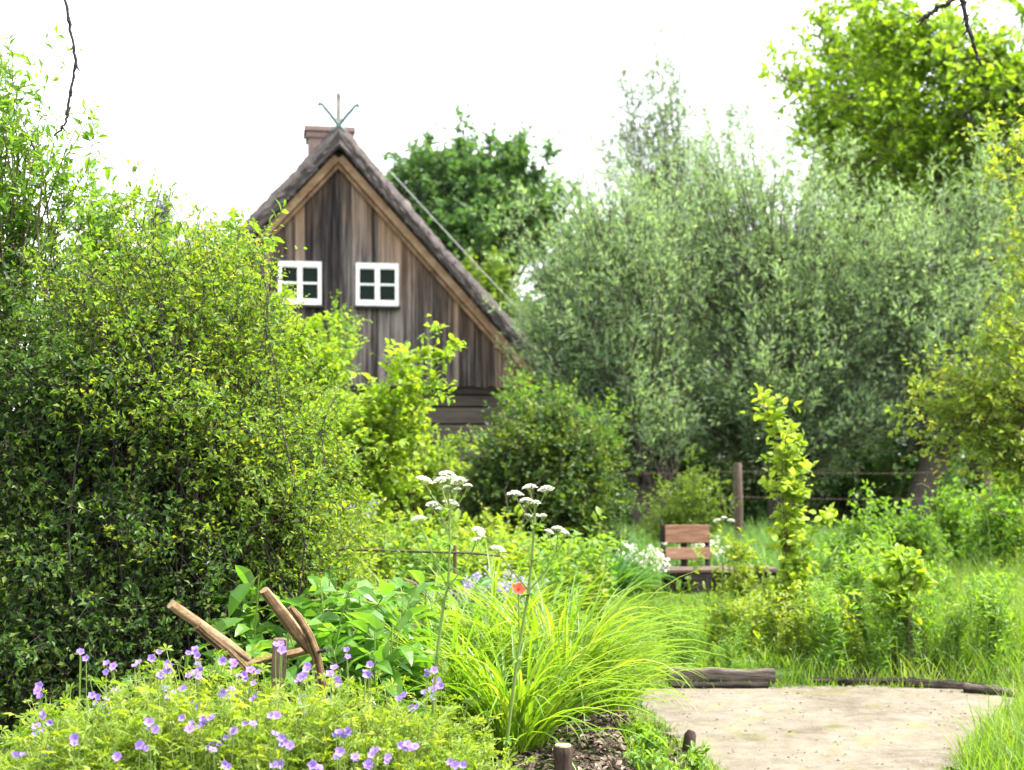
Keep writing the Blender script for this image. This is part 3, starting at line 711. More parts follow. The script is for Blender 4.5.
woody('honeysuckle_shrub', 'loose arching sprays with visible dark twigs rising over the sunlit shrub', 'shrub', at(215, 7.3),
    [ell(225, 235, 30, 45, 7.3, .4), ell(262, 262, 16, 25, 7.3, .3), ell(150, 215, 60, 50, 7.3, .4), ell(292, 400, 48, 60, 7.3, .4), ell(318, 490, 40, 40, 7.2, .3), ell(60, 330, 90, 80, 6.7, .3), ell(160, 470, 90, 80, 6.7, .3), ell(100, 240, 60, 50, 7, .3)], 66,
    stems=80, K=11, stem_r=.007, lift=.75, base_r=.25, twigs=11, twig_len=.24, tmin=.4, leaf=8, leaf_size=.038, tpl=T_rhomb(.5, .12, .1), mat='shrub_sun_tone', bark='bark_dark', p=.2, tw_grav=.02, wp=.35, jit=.04)
# ---- golden shrubs in front of the cottage
woody('golden_shrub', 'chartreuse golden leaved shrub reaching up in front of the gable', 'shrub', at(350, 13.5),
    [ell(445, 350, 24, 12, 13.5, .3), ell(405, 368, 42, 22, 13.5, .4), ell(375, 410, 45, 35, 13.5, .5), ell(350, 450, 60, 50, 13.5, .5), ell(415, 430, 20, 12, 13.5, .3)], 71,
    stems=60, stem_r=.009, lift=.55, base_r=.2, twigs=8, twig_len=.34, tmin=.45, leaf=6, leaf_size=.08, tpl=T_oval(.62, .08, .15), mat='gold', p=.6, upb=1.8, sub=3, sub_len=.18)
woody('golden_shrub', 'golden leaved shrub below the left window against the dark shrub', 'shrub', at(300, 14.5),
    [ell(290, 330, 28, 35, 14.5, .4), ell(315, 365, 30, 45, 14.5, .4), ell(310, 430, 50, 70, 14.5, .5), ell(335, 335, 12, 16, 14.5, .3)], 72,
    stems=60, stem_r=.009, lift=.55, base_r=.2, twigs=8, twig_len=.32, tmin=.45, leaf=6, leaf_size=.08, tpl=T_oval(.62, .08, .15), mat='gold', p=.6, upb=1.6, sub=3, sub_len=.18)
woody('honeysuckle_shrub', 'light green bush covering the bottom of the cottage log wall', 'shrub', at(410, 16),
    [ell(400, 470, 60, 35, 16, .5), ell(430, 455, 30, 20, 16, .4), ell(370, 500, 60, 40, 16, .5)], 70, stems=80, stem_r=.008, twigs=9, twig_len=.32, tmin=.35, leaf=7, leaf_size=.06, tpl=RHB, mat='shrub_sun_tone', sub=3, sub_len=.18)
woody('rose_shrub', 'mid green shrub just under the right window of the gable', 'shrub', at(335, 18), [ell(340, 315, 18, 12, 18, .3), ell(335, 345, 22, 25, 18, .4)], 73, stems=24, stem_r=.012, twigs=10, twig_len=.28, leaf=8, leaf_size=.06, mat='elder', tmin=.6)
# ---- round bush
woody('round_bush', 'large rounded dark bush with yellow green tips painted as its sunlit top before the cottage', 'shrub', at(543, 17),
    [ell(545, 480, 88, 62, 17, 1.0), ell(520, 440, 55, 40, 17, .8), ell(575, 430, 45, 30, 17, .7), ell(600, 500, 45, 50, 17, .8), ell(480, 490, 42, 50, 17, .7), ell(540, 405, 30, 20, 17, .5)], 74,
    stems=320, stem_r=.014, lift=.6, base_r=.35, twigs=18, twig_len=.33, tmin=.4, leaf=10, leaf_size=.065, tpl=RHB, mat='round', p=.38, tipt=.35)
woody('lilac_shrub', 'loose grey green shrub at the right corner of the cottage wall', 'shrub', at(535, 22), [ell(515, 392, 22, 18, 22, .5), ell(555, 400, 35, 22, 22, .5), ell(590, 425, 40, 35, 22, .6)], 75, stems=70, stem_r=.014, twigs=13, twig_len=.4, leaf=8, leaf_size=.085, mat='elder', tmin=.5)
woody('hazel_shrub', 'soft light green shrub left of the fence post', 'shrub', at(690, 19.5), [ell(685, 490, 34, 34, 19.5, .5), ell(670, 520, 35, 30, 19.5, .5), ell(712, 500, 16, 25, 19.5, .3)], 76, stems=60, stem_r=.011, twigs=12, twig_len=.3, leaf=8, leaf_size=.075, tpl=T_rhomb(.35), mat='far_light', tmin=.35)

# ---- saplings by the bench
woody('golden_sapling', 'bright yellow upright sapling standing tall right of the bench', 'sapling', at(788, 11.6),
    [ell(772, 408, 12, 10, 11.6, .1), ell(790, 440, 20, 26, 11.6, .15), ell(792, 480, 22, 30, 11.6, .15), ell(795, 530, 24, 30, 11.6, .15), ell(832, 525, 8, 8, 11.6, .1), ell(765, 520, 12, 12, 11.6, .1), ell(790, 575, 26, 24, 11.6, .15), ell(765, 402, 10, 6, 11.6, .08), ell(780, 418, 16, 14, 11.6, .1)], 77,
    stems=28, stem_r=.004, lift=.85, base_r=.03, twigs=9, twig_len=.2, tmin=.25, leaf=6, leaf_size=.078, tpl=T_oval(.8, .08, .12), mat='gold_bright', p=.5, upb=1.8, jit=.012, wp=.35)
woody('green_sapling', 'upright mid green sapling right of the golden one', 'sapling', at(860, 13),
    [ell(850, 465, 10, 22, 13, .15), ell(865, 500, 28, 26, 13, .3), ell(850, 550, 45, 35, 13, .4), ell(885, 570, 40, 30, 13, .4)], 78,
    stems=44, stem_r=.009, lift=.7, base_r=.12, twigs=11, twig_len=.22, tmin=.3, leaf=7, leaf_size=.062, tpl=RHB, mat='herb', p=.5)
woody('golden_sapling', 'small low golden sapling at the edge of the long grass', 'sapling', at(905, 10.15), [ell(905, 562, 26, 16, 10.15, .2), ell(900, 590, 28, 20, 10.15, .2)], 79, stems=16, stem_r=.006, twigs=8, twig_len=.13, leaf=6, leaf_size=.08, tpl=T_oval(.7), mat='gold', tmin=.5, base_r=.04, upb=2)
woody('golden_sapling', 'yellow green leafy shoots in front of the bench seat', 'sapling', at(735, 13), [ell(735, 548, 18, 18, 13, .2), ell(748, 580, 26, 25, 13, .3)], 80, stems=26, stem_r=.006, twigs=8, twig_len=.16, leaf=7, leaf_size=.06, tpl=T_oval(.5), mat='herb_yellow', tmin=.35, base_r=.12)

# ------------------------------------------------------------------ herbs
def herb_proto(name, label, cat, group, seed, stems, hgt_, spread, per, size, tpl, mat, base_r=.08, tmin=.08):
    e = [(np.array([0, 0, hgt_ * .85]), np.array([spread, spread, hgt_ * .22]))]
    root, st, rng = woody(name, label, cat, (0, 0, 0), e, seed, stems=stems, stem_r=.0045, lift=.7, base_r=base_r, twigs=0, stem_leaf=per, leaf_size=size, tpl=tpl, mat=mat, bark='stem_green', group=group, tmin=tmin, part=('stems', 'foliage'), jit=.012, upb=1.6, out=1.1, tipt=.35)
    return root
rnd = random.Random(9)
def scatter(protos, spots):
    """first use moves the pattern plant itself, later ones are copies"""
    used = set()
    for i, (x, y, s) in enumerate(spots):
        k = i % len(protos); loc = (x, y, gz(x, y) - .01); rz = rnd.uniform(0, 6.28)
        if k not in used:
            protos[k].location = loc; protos[k].rotation_euler = (0, 0, rz); protos[k].scale = (s,) * 3; used.add(k)
        else: copy_thing(protos[k], loc, rz, scale=s)
LB = 'leafy green perennial in the dense row behind the log edging'
pr = [herb_proto('leafy_perennial', LB, 'plant', 'green perennials in the bed behind the log edging', 100 + i, 13, .62, .22, 30, .07, T_oval(.27), 'herb') for i in range(3)]
sp = []
for i in range(86):
    px = rnd.uniform(668, 1015); Y = rnd.uniform(10.0, 12.2); x, y = XY(px, Y); sp.append((x, y, rnd.choice((.55, .75, .9, 1.0, 1.15, 1.4)) * rnd.uniform(.9, 1.1) * (1.0 if px > 790 else .5)))
sp.sort(key=lambda q: q[1]); scatter(pr, sp)
LB = 'yellow green perennial among the herbs in front of the bench'
pr = [herb_proto('yellow_perennial', LB, 'plant', 'yellow green perennials in front of the bench', 110 + i, 9, .6, .2, 24, .075, T_oval(.4), 'herb_yellow') for i in range(2)]
sp = [(*XY(rnd.uniform(715, 870), rnd.uniform(10.3, 12.0)), rnd.uniform(.65, 1.0)) for i in range(26)]
scatter(pr, sp)
LB = 'leafy garden plant in the bed before the rounded bush'
pr = [herb_proto('bed_plant', LB, 'plant', 'mixed plants in the bed before the rounded bush', 120 + i, 14, .8, .3, 26, .085, T_oval(.5), ('herb', 'herb_yellow', 'elder')[i]) for i in range(3)]
sp = [(*XY(rnd.uniform(330, 600), rnd.uniform(10.5, 14.5)), rnd.uniform(.8, 1.25)) for i in range(58)]
scatter(pr, sp)
LB = 'yellowish leafy shrub low in the bed right of the dark shrub'
for i, (px, Y, ptop, w, lab) in enumerate(((350, 11, 500, 55, 'loose yellow green shrub right of the sunlit arching shrub'), (405, 11.8, 505, 48, 'bushy yellow green shrub behind the left white umbels'), (330, 9.6, 520, 50, 'low yellowish shrub just behind the big leaved plants'), (490, 13.2, 505, 36, 'leafy bright shrub at the foot of the rounded bush'), (575, 13.5, 530, 32, 'low green shrub right of the right white umbels'))):
    woody('garden_shrub', lab, 'shrub', at(px, Y), [ell(px, ptop + 35, w, 32, Y, .4), ell(px + 8, ptop + 75, w, 40, Y, .4)], 130 + i, stems=60, stem_r=.008, twigs=11, twig_len=.22, leaf=8, leaf_size=.055, tpl=RHB, mat=('shrub_sun_tone', 'shrub_sun_tone', 'shrub_sun_tone', 'herb_yellow', 'herb')[i], tmin=.35, p=.5)

for i, (px, Y, ptop, w, lab) in enumerate(((1000, 15.5, 478, 34, 'leafy green shrub at the right edge under the drooping sprays'), (960, 16.5, 490, 28, 'small green shrub in front of the leaning willow trunk'), (905, 15, 505, 26, 'low green shrub right of the upright green sapling'))):
    woody('garden_shrub', lab, 'shrub', at(px, Y), [ell(px, ptop + 28, w, 28, Y, .4), ell(px + 6, ptop + 70, w, 40, Y, .4)], 150 + i, stems=50, stem_r=.008, twigs=9, twig_len=.26, leaf=6, leaf_size=.065, tpl=RHB, mat=('herb', 'elder', 'herb')[i], tmin=.3, p=.55, sub=2, sub_len=.16)
# ---- big leaved plants behind the plough
def broad_plant(label, px, Y, seed, n, top):
    rng = np.random.default_rng(seed); b = np.array(at(px, Y)); root = empty('broad_leaved_plant', b)
    tag(root, label, 'plant', 'big leaved plants behind the plough')
    H = CAMZ + (HY - top) * Y / F - b[2]
    P0 = rng.normal(size=(n, 3)) * .08; P0[:, 2] = 0
    T = P0 * 2.4 + np.stack([rng.normal(size=n) * .12, rng.normal(size=n) * .12, H * (.75 + .25 * rng.random(n))], -1)
    st = bez(P0, (P0 + T) / 2 + rng.normal(size=(n, 3)) * .03, T, 8)
    w = MB(); v, f = tube(st, np.linspace(.008, .003, 8)[None].repeat(n, 0), 6); w.add(v, f, .4, True)
    fo = MB(); p, tg, t, ix = along(rng, st, 15, .15, 1)
    m = len(p); a = rng.random(m) * 6.28
    d = np.stack([np.cos(a), np.sin(a), .55 * rng.normal(size=m) + .25], -1)
    pe = grow(rng, p, d, np.full(m, .05), 3, .05, 0)
    v, f = tube(pe, np.full((m, 4), .0025), 4); w.add(v, f, .6)
    put_leaves(fo, T_oval(.46, .09, .28), pe[:, -1], d + np.array([0, 0, -.15]), np.array([0, 0, 1.6]) + rvec(rng, m), .2 * (.7 + .6 * rng.random(m)) * (1.1 - .35 * t), rng.random(m))
    w.build('stems', M['stem_green'], root); fo.build('foliage', M['broad'], root)
for i, (px, Y, top, lab) in enumerate(((262, 7.0, 565, 'big leaved green plant left of its kind behind the plough handle'), (310, 7.3, 556, 'tallest big leaved green plant right behind the curved handle'), (345, 6.9, 568, 'big leaved green plant centred between the handle and the tall umbel stem'), (385, 7.2, 575, 'big leaved green plant next to the old iron wheel'), (365, 6.5, 610, 'low big leaved plant just above the violet geraniums'), (300, 6.5, 620, 'low big leaved plant right behind the plough crossbar'))):
    broad_plant(lab, px, Y, 140 + i, 8, top)

# ------------------------------------------------------------------ strap leaves and grass
def ribbons(rng, mb, P0, az, el0, L, bend, width, K=7, fold=.25, tint=None, twist=None):
    n = len(P0); s = np.linspace(0, 1, K); step = (L / (K - 1))[:, None]
    el = el0[:, None] - bend[:, None] * s[None, :-1] ** 1.3
    h = np.cumsum(np.concatenate([np.zeros((n, 1)), np.cos(el) * step], 1), 1); z = np.cumsum(np.concatenate([np.zeros((n, 1)), np.sin(el) * step], 1), 1)
    ca, sa = np.cos(az)[:, None], np.sin(az)[:, None]
    c = P0[:, None] + np.stack([h * ca, h * sa, z], -1)
    sd = np.stack([-np.sin(az), np.cos(az), np.zeros(n)], -1)
    if twist is not None: sd = nrm(sd + np.stack([np.cos(az), np.sin(az), np.zeros(n)], -1) * twist[:, None] )
    prof = np.minimum(1, .45 + s * 2.5) * (1 - s ** 2.6) + .03
    w = width[:, None] * prof[None]
    t = np.repeat((rng.random(n) if tint is None else tint)[:, None], K, 1)
    if fold:
        nv = np.stack([np.full((n, K), 0.), np.full((n, K), 0.), w * fold], -1)
        v = np.stack([c + sd[:, None] * w[..., None] / 2 + nv, c, c - sd[:, None] * w[..., None] / 2 + nv], 2); A = 3
    else:
        v = np.stack([c + sd[:, None] * w[..., None] / 2, c - sd[:, None] * w[..., None] / 2], 2); A = 2
    idx = np.arange(n * K * A).reshape(n, K, A)
    f = np.stack([idx[:, :-1, :-1], idx[:, :-1, 1:], idx[:, 1:, 1:], idx[:, 1:, :-1]], -1).reshape(-1, 4)
    mb.add(v, f, np.repeat(t[..., None], A, 2), True)
def strap_clump(name, label, px, Y, seed, n, L, w, mat, r=.12, group=None, bend=(.9, 2.1), cat='plant'):
    rng = np.random.default_rng(seed); root = empty(name, at(px, Y)); tag(root, label, cat, group)
    a = rng.random(n) * 6.283; rr = r * np.sqrt(rng.random(n))
    P = np.stack([rr * np.cos(a), rr * np.sin(a), np.zeros(n)], -1)
    mb = MB(); az = a + rng.normal(size=n) * .5
    ribbons(rng, mb, P, az, R(88) - .75 * rng.random(n) * (.3 + rr / r), L * (.6 + .5 * rng.random(n)), bend[0] + (bend[1] - bend[0]) * rng.random(n), w * (.6 + .6 * rng.random(n)), 9, .3, np.clip(rng.normal(.45, .25, n), 0, 1))
    mb.build('foliage', M[mat], root); return root
G = 'arching strap leaved daylily clumps'
for i, (px, Y, n, L, lab) in enumerate(((560, 7.4, 330, 1.02, 'widest arching daylily clump spilling toward the gravel path'), (490, 7.9, 300, 1.0, 'daylily clump under the red poppy'), (455, 7.0, 220, .85, 'daylily clump right of the left umbel stem'), (515, 6.6, 220, .78, 'low daylily clump before the right umbel stem'), (605, 8.0, 130, .62, 'daylily clump furthest right beside the path edge'), (430, 8.3, 160, .9, 'daylily clump by the old iron wheel'))):
    strap_clump('daylily_clump', lab, px, Y, 160 + i, n, L, .019, 'strap', .16, G)
strap_clump('iris_clump', 'blue green strap leaved clump left of the white flowers', 604, 15.2, 170, 240, .8, .035, 'strap_blue', .22)
strap_clump('iris_clump', 'smaller blue green strap leaved clump at the foot of the rounded bush', 584, 15.8, 171, 120, .6, .03, 'strap_blue', .2)

def blades(name, label, pts, hmin, hmax, w, mat, seed, fold=0, K=5):
    rng = np.random.default_rng(seed); n = len(pts)
    P = np.stack([pts[:, 0], pts[:, 1], hgt(pts[:, 0], pts[:, 1]) - .01], -1)
    hh = (hmin + (hmax - hmin) * rng.random(n) ** 1.5) * (1 + .25 * wob(pts[:, 0] * .7, pts[:, 1] * .7))
    mb = MB(); ribbons(rng, mb, P, rng.random(n) * 6.283, R(86) - .45 * rng.random(n), hh, .3 + 1.3 * rng.random(n), w * (.6 + .8 * rng.random(n)), K, fold,
                       np.clip(.45 + .22 * rng.normal(size=n) + .2 * wob(pts[:, 0] * .5, pts[:, 1] * .6), 0, 1), rng.normal(size=n))
    o = mb.build(name, M[mat]); tag(o, label, 'grass', kind='stuff'); return o
def area(rng, n, x0, x1, y0, y1, cond):
    x = rng.uniform(x0, x1, n); y = rng.uniform(y0, y1, n); k = cond(x, y); return np.stack([x[k], y[k]], -1)
rg2 = np.random.default_rng(77)
pxf = lambda x, y: CX + x * F / y
blades('meadow_grass', 'short bright meadow grass around the bench and shrubs', area(rg2, 150000, -4, 10, 10.2, 25, lambda x, y: (pxf(x, y) > 380) & (pxf(x, y) < 1080) & (sdist(x, y) > .4) & ~((x > 1.5) & (x < 2.7) & (y > 14.4) & (y < 16.2) & (np.sin(x * 91 + y * 57) < .5)) & ~((pxf(x, y) > 640) & (pxf(x, y) < 725) & (y < 16.2) & (np.sin(x * 917 + y * 571) < .6))), .07, .22, .011, 'grass', 1)
blades('short_lawn', 'short bright lawn in front of the bench', area(rg2, 60000, .9, 3.2, 10, 16.4, lambda x, y: (pxf(x, y) > 610) & (pxf(x, y) < 760) & (sdist(x, y) > .25)), .03, .09, .009, 'grass', 8)
blades('lawn_grass', 'cool green taller grass below the willows', area(rg2, 60000, .6, 10, 16.5, 24, lambda x, y: (pxf(x, y) > 590) & (pxf(x, y) < 1080)), .2, .6, .014, 'grass_cool', 2)
blades('long_grass', 'long seeding grass right of the perennials', area(rg2, 26000, 2.3, 6.5, 10.4, 15, lambda x, y: (pxf(x, y) > 880) & (pxf(x, y) < 1080)), .25, .75, .007, 'grass', 3)
blades('fringe_grass', 'fine grass spilling onto the right edge of the path', area(rg2, 16000, 1.9, 4.2, 5.5, 10, lambda x, y: (sdist(x, y) > .0 ) & (pxf(x, y) < 1090)), .1, .36, .006, 'grass', 4)
blades('edge_grass', 'low grass and moss tufts along the path edges and between the logs', area(rg2, 60000, .4, 3.7, 6.3, 10.1, lambda x, y: (np.abs(sdist(x, y) - .03) < .10) & (wob(x * 3, y * 3) > -.25)), .02, .11, .006, 'grass', 5)
blades('path_tufts', 'tiny grass tufts growing in the gravel', area(rg2, 40000, .9, 3.4, 6.8, 9.8, lambda x, y: (sdist(x, y) < 0) & (wob(x * 4.1 + 2, y * 4.7) + .3 * wob(x * 13, y * 11) > .5)), .008, .03, .006, 'grass', 6)
blades('bed_weeds', 'low green weeds at the front corner of the bed', area(rg2, 2500, .55, 1.05, 6.2, 7.25, lambda x, y: (wob(x * 5 + 1, y * 4) > .1)), .04, .13, .010, 'grass', 7)
LB = 'small leafy weed at the front corner of the bed beside the path'
pr = [herb_proto('small_weed', LB, 'plant', 'small weeds at the front corner of the bed', 180 + i, 9, .13, .07, 12, .045, T_oval(.45), 'herb', .02) for i in range(2)]
scatter(pr, [(rnd.uniform(.5, .98), rnd.uniform(6.3, 7.2), rnd.uniform(.7, 1.4)) for i in range(16)])
# seeded grass stalks
rg = random.Random(12)
for i, (x, y) in enumerate([(928, 487), (978, 497), (1004, 515)]):
    b = at(x + 12, 12.5); r_ = empty('grass_stalk', b); tag(r_, 'arching grass stalk with a pale seed head above the long grass', 'grass', 'seeded grass stalks at the right')
    top = W(x, y, 12.5) - np.array(b)
    pts = bez(np.array([[0, 0, 0.]]), np.array([[.05, 0, top[2] * .9]]), np.array([top + [-.0, 0, 0]]), 9)[0]
    s = MB(); s.rod(pts, np.linspace(.004, .002, 9), 5, .6); s.build('stem', M['stem_green'], r_)
    hd = MB(); d = nrm(pts[-1] - pts[-2]); hd.rod([pts[-1] - d * .05, pts[-1], pts[-1] + d * .06 + [-.02, 0, -.02], pts[-1] + d * .1 + [-.05, 0, -.06]], [.002, .007, .006, .002], 6, .5)
    hd.build('seed_head', M['twig'], r_)

# ------------------------------------------------------------------ geraniums
def flower_mesh(name, seed, rad, mat, n=5, cup=.25, wide=.95):
    rng = np.random.default_rng(seed); mb = MB()
    for i in range(n):
        a = 2 * math.pi * i / n + rng.normal() * .06
        put_leaves(mb, T_oval(wide, .10, -.06), np.zeros((1, 3)), np.array([[math.cos(a), math.sin(a), cup]]), np.array([[0, 0, 1.]]), np.array([rad]), np.array([.3 + .5 * rng.random()]))
    a = rng.random(9) * 6.28
    put_leaves(mb, T_rhomb(.3), np.zeros((9, 3)), np.stack([.4 * np.cos(a), .4 * np.sin(a), np.ones(9)], -1), rvec(rng, 9), np.full(9, rad * .45), np.ones(9))
    me = mb.mesh(name); me.materials.append(M[mat]); return me
GF = [flower_mesh('flower', 200 + i, .0165, 'petal', cup=c) for i, c in enumerate((.2, .45, .8))]
FL = [(17, 756), (36, 733), (43, 716), (38, 691), (80, 653), (106, 672), (112, 668), (46, 755), (75, 738), (98, 697), (103, 707), (109, 698), (139, 664), (159, 653), (161, 676), (170, 668), (188, 654), (195, 652), (181, 689), (163, 687), (173, 694), (196, 672), (200, 670), (193, 705), (222, 693), (196, 728), (182, 718), (204, 724), (233, 732), (219, 744), (215, 752), (228, 768), (223, 661), (235, 664), (229, 691), (253, 701), (244, 675), (253, 684), (258, 672), (282, 650), (304, 676), (307, 668), (370, 666), (365, 672), (347, 651), (330, 674), (339, 684), (265, 711), (271, 716), (253, 724), (287, 743), (280, 764), (336, 735), (343, 735), (340, 752), (355, 757), (376, 749), (404, 695), (417, 708), (428, 676), (441, 686), (425, 694), (402, 746), (412, 748), (388, 757), (370, 764), (318, 770), (300, 698), (308, 712), (330, 705), (275, 735), (140, 745), (118, 756), (150, 727), (430, 745), (455, 765)]
GP = [(20, 4.9, 'violet flowered geranium at the far left corner'), (75, 4.7, 'violet flowered geranium second from the left corner'), (70, 5.1, 'violet geranium reaching up against the dark shrub'), (135, 4.6, 'violet flowered geranium low in the left foreground'), (150, 5.1, 'violet geranium with clustered blooms left of the plough'), (205, 4.7, 'violet geranium in the foreground below the plough handle'), (215, 5.2, 'violet geranium right in front of the straight plough handle'), (270, 4.6, 'violet geranium in the foreground below the plough post'), (285, 5.2, 'violet geranium right in front of the plough post'), (335, 4.7, 'violet geranium in the foreground below the curved handle'), (350, 5.25, 'violet geranium right of the curved plough handle'), (395, 4.7, 'violet geranium left of the tall umbel stem'), (425, 5.2, 'violet geranium around the foot of the tall umbel stem'), (455, 4.7, 'violet geranium furthest right near the cut stake')]
def geranium(px, Y, label, seed, fl):
    rng = np.random.default_rng(seed); b = np.array(at(px, Y)); root = empty('geranium_plant', b)
    tag(root, label, 'plant', 'violet flowered geraniums in the foreground')
    topy = np.interp(px, [0, 60, 130, 220, 330, 420, 470], [750, 715, 680, 672, 688, 710, 740]) + (Y < 5) * 22
    H = CAMZ + (HY - topy) * Y / F - b[2]
    n = 125; P0 = rng.normal(size=(n, 3)) * .05; P0[:, 2] = 0
    r = np.sqrt(rng.random(n)) * .25; a = rng.random(n) * 6.28
    T = np.stack([r * np.cos(a), r * np.sin(a), H * (1 - .28 * (r / .25) ** 2) * (.45 + .68 * rng.random(n))], -1)
    st = bez(P0, (P0 + T) * .5 + np.array([0, 0, H * .15]), T, 7)
    w = MB(); v, f = tube(st, np.linspace(.0022, .0012, 7)[None].repeat(n, 0), 4); w.add(v, f, .7, True)
    tw_p, tg, t, ix = along(rng, st, 5, .45, 1.0)
    m = len(tw_p); tw = grow(rng, tw_p, tg * .6 + rvec(rng, m) * .7 + [0, 0, .3], .05 + .07 * rng.random(m), 3, .2, .03)
    v, f = tube(tw, np.full((m, 4), .0011), 3); w.add(v, f, .8)
    fo = MB(); p = tw[:, -1]; d = nrm(tw[:, -1] - tw[:, -2]) + rvec(rng, m) * .4
    put_leaves(fo, PALM, p, d * [1, 1, .4], np.array([0, 0, 1.3]) + rvec(rng, m), .032 * (.5 + .9 * rng.random(m)), rng.random(m))
    p2, tg2, t2, ix2 = along(rng, st, 4, .3, 1.0)
    put_leaves(fo, PALM, p2, rvec(rng, len(p2)) * [1, 1, .4], np.array([0, 0, 1.3]) + rvec(rng, len(p2)), .04 * (.5 + .9 * rng.random(len(p2))), rng.random(len(p2)))
    fpos = []
    for (fx, fy) in fl:
        Yf = Y - .34 + .26 * rng.random(); q = W(fx, fy, Yf) - b; fpos.append(q)
        base = T[np.argmin(((T[:, :2] - q[:2]) ** 2).sum(-1))] * [1, 1, .75]
        k = bez(base[None], (base * [.3, .3, .5] + q * [.7, .7, .5])[None], q[None], 6)
        v, f = tube(k, np.full((1, 6), .0016), 4); w.add(v, f, .7, True)
    for _ in range(5):     # nodding buds on thin stalks
        q = T[rng.integers(n)] + np.array([rng.normal() * .03, rng.normal() * .03, .05 + .04 * rng.random()])
        k = grow(rng, q[None] - [[0, 0, .12]], np.array([[0, 0, 1.]]), np.array([.13]), 4, .15, 0)
        v, f = tube(k, np.full((1, 5), .0013), 4); w.add(v, f, .9)
        e = k[0, -1]; w.rod([e, e + [.004, 0, .006], e + [.009, 0, -.004]], [.002, .0042, .0015], 6, 1.0)
    w.build('stems', M['stem_green'], root); fo.build('foliage', M['geranium'], root)
    for q in fpos:
        o = bpy.data.objects.new('flower', GF[rng.integers(3)]); COL.objects.link(o); o.parent = root
        o.location = q; o.rotation_euler = (rng.uniform(.3, 1.35), rng.uniform(-.5, .5), 0); s = rng.uniform(.8, 1.25); o.scale = (s, s, s)
assign = {i: [] for i in range(len(GP))}
for (fx, fy) in FL:
    c = [(abs(fx - g[0]) + (18 if (fy < 715) != (g[1] > 5) else 0), i) for i, g in enumerate(GP)]
    assign[min(c)[1]].append((fx, fy))
    # companion bloom beside most of them
    for _ in range(2):
      if rnd.random() < .75: assign[min(c)[1]].append((fx + rnd.uniform(-8, 8), fy + rnd.uniform(-6, 7)))
for i, g in enumerate(GP): geranium(*g, 210 + i, assign[i])

# ------------------------------------------------------------------ valerian umbels
UM = [umbel_mesh('flower_head', 300 + i, r, 110, 'petal_white', .55, .17) for i, r in enumerate((.03, .024, .019))]
def valerian(label, main, Y, heads, side, seed, group='white umbel flowers on tall stems'):
    rng = np.random.default_rng(seed); b = np.array(at(main[0][0], Y)); root = empty('valerian_plant', b)
    tag(root, label, 'plant', group)
    pts = np.array([W(x, y, Y) for x, y in main]) - b; pts[0, 2] = 0
    w = MB(); w.rod(pts, np.linspace(.0075, .0035, len(pts)), 7, .35)
    for pl in side:
        q = np.array([W(x, y, Y) for x, y in pl]) - b; w.rod(q, np.linspace(.0035, .002, len(q)), 5, .45)
    fo = MB()
    for (x, y) in main[1:-1]:
        c = W(x, y, Y) - b; n = 9; a = rng.random(n) * 6.28
        put_leaves(fo, OVN, np.tile(c, (n, 1)), np.stack([np.cos(a), np.sin(a), .3 * rng.normal(size=n) + .1], -1), np.tile([0, 0, 1.], (n, 1)) + .4 * rng.normal(size=(n, 3)), .03 + .02 * rng.random(n), rng.random(n))
    for k, (x, y, r, sx, sy) in enumerate(heads):
        c = W(x, y, Y + rng.uniform(-.06, .06)) - b
        s = W(sx, sy, Y) - b
        k_ = bez(s[None], (s * [.4, .4, .6] + c * [.6, .6, .4])[None] - [[0, 0, .01]], c[None], 5); v, f = tube(k_, np.linspace(.0025, .0016, 5)[None], 5); w.add(v, f, .5, True)
        m = 10; a = rng.random(m) * 6.28; e = c + np.stack([np.cos(a), np.sin(a), np.full(m, .25)], -1) * .018
        k2 = bez(np.tile(c - [0, 0, .022], (m, 1)), (e + c) / 2 - [0, 0, .008], e, 4); v, f = tube(k2, np.full((m, 4), .0009), 3); w.add(v, f, .6)
        o = bpy.data.objects.new('flower_head', UM[rng.integers(2) if r > 1 else 2]); COL.objects.link(o); o.parent = root
        o.location = c; sc_ = rng.uniform(.8, 1.0) * r ** .5; o.scale = (sc_, sc_, sc_ * .9); o.rotation_euler = (rng.uniform(-.1, .35), rng.uniform(-.35, .35), rng.uniform(0, 6))
    w.build('stems', M['stem_green'], root); fo.build('foliage', M['herb'], root)
valerian('tall white umbel plant with the fullest flower cluster left of the poppy', [(428, 800), (431, 740), (437, 655), (444, 600), (448, 587), (450, 545), (449, 510)], 5.0,
    [(424, 481, 1.3, 446, 510), (448, 476, 1.4, 449, 508), (441, 481, 1.2, 448, 506), (459, 482, 1.7, 450, 510), (468, 486, 1, 452, 510), (446, 488, 1, 449, 506), (457, 490, 1, 450, 510), (432, 505, 1.2, 447, 530), (440, 509, 1, 448, 530), (451, 504, 1.1, 450, 528), (419, 520, 1.3, 437, 560), (478, 531, 1.2, 470, 555), (481, 536, 1, 470, 555), (476, 540, 1, 470, 555)],
    [[(448, 587), (436, 565), (427, 540), (420, 523)], [(448, 587), (462, 570), (470, 555)]], 310)
valerian('tall white umbel plant leaning past the red poppy with a flat topped cluster', [(492, 800), (507, 740), (517, 660), (528, 595), (532, 560), (534, 525), (535, 505)], 5.3,
    [(515, 495, 1.2, 533, 520), (530, 488, 1.6, 534, 505), (546, 490, 1.1, 535, 508), (527, 502, 1.2, 534, 515), (536, 503, 1, 535, 515), (528, 516, 1, 534, 525), (536, 516, 1, 535, 528), (543, 516, 1, 535, 528), (498, 550, 1.1, 502, 558), (549, 532, 1, 555, 552), (558, 530, 1.1, 556, 552), (565, 533, .9, 557, 552)],
    [[(528, 590), (518, 578), (508, 566), (501, 556)], [(530, 590), (545, 572), (556, 552)]], 311)
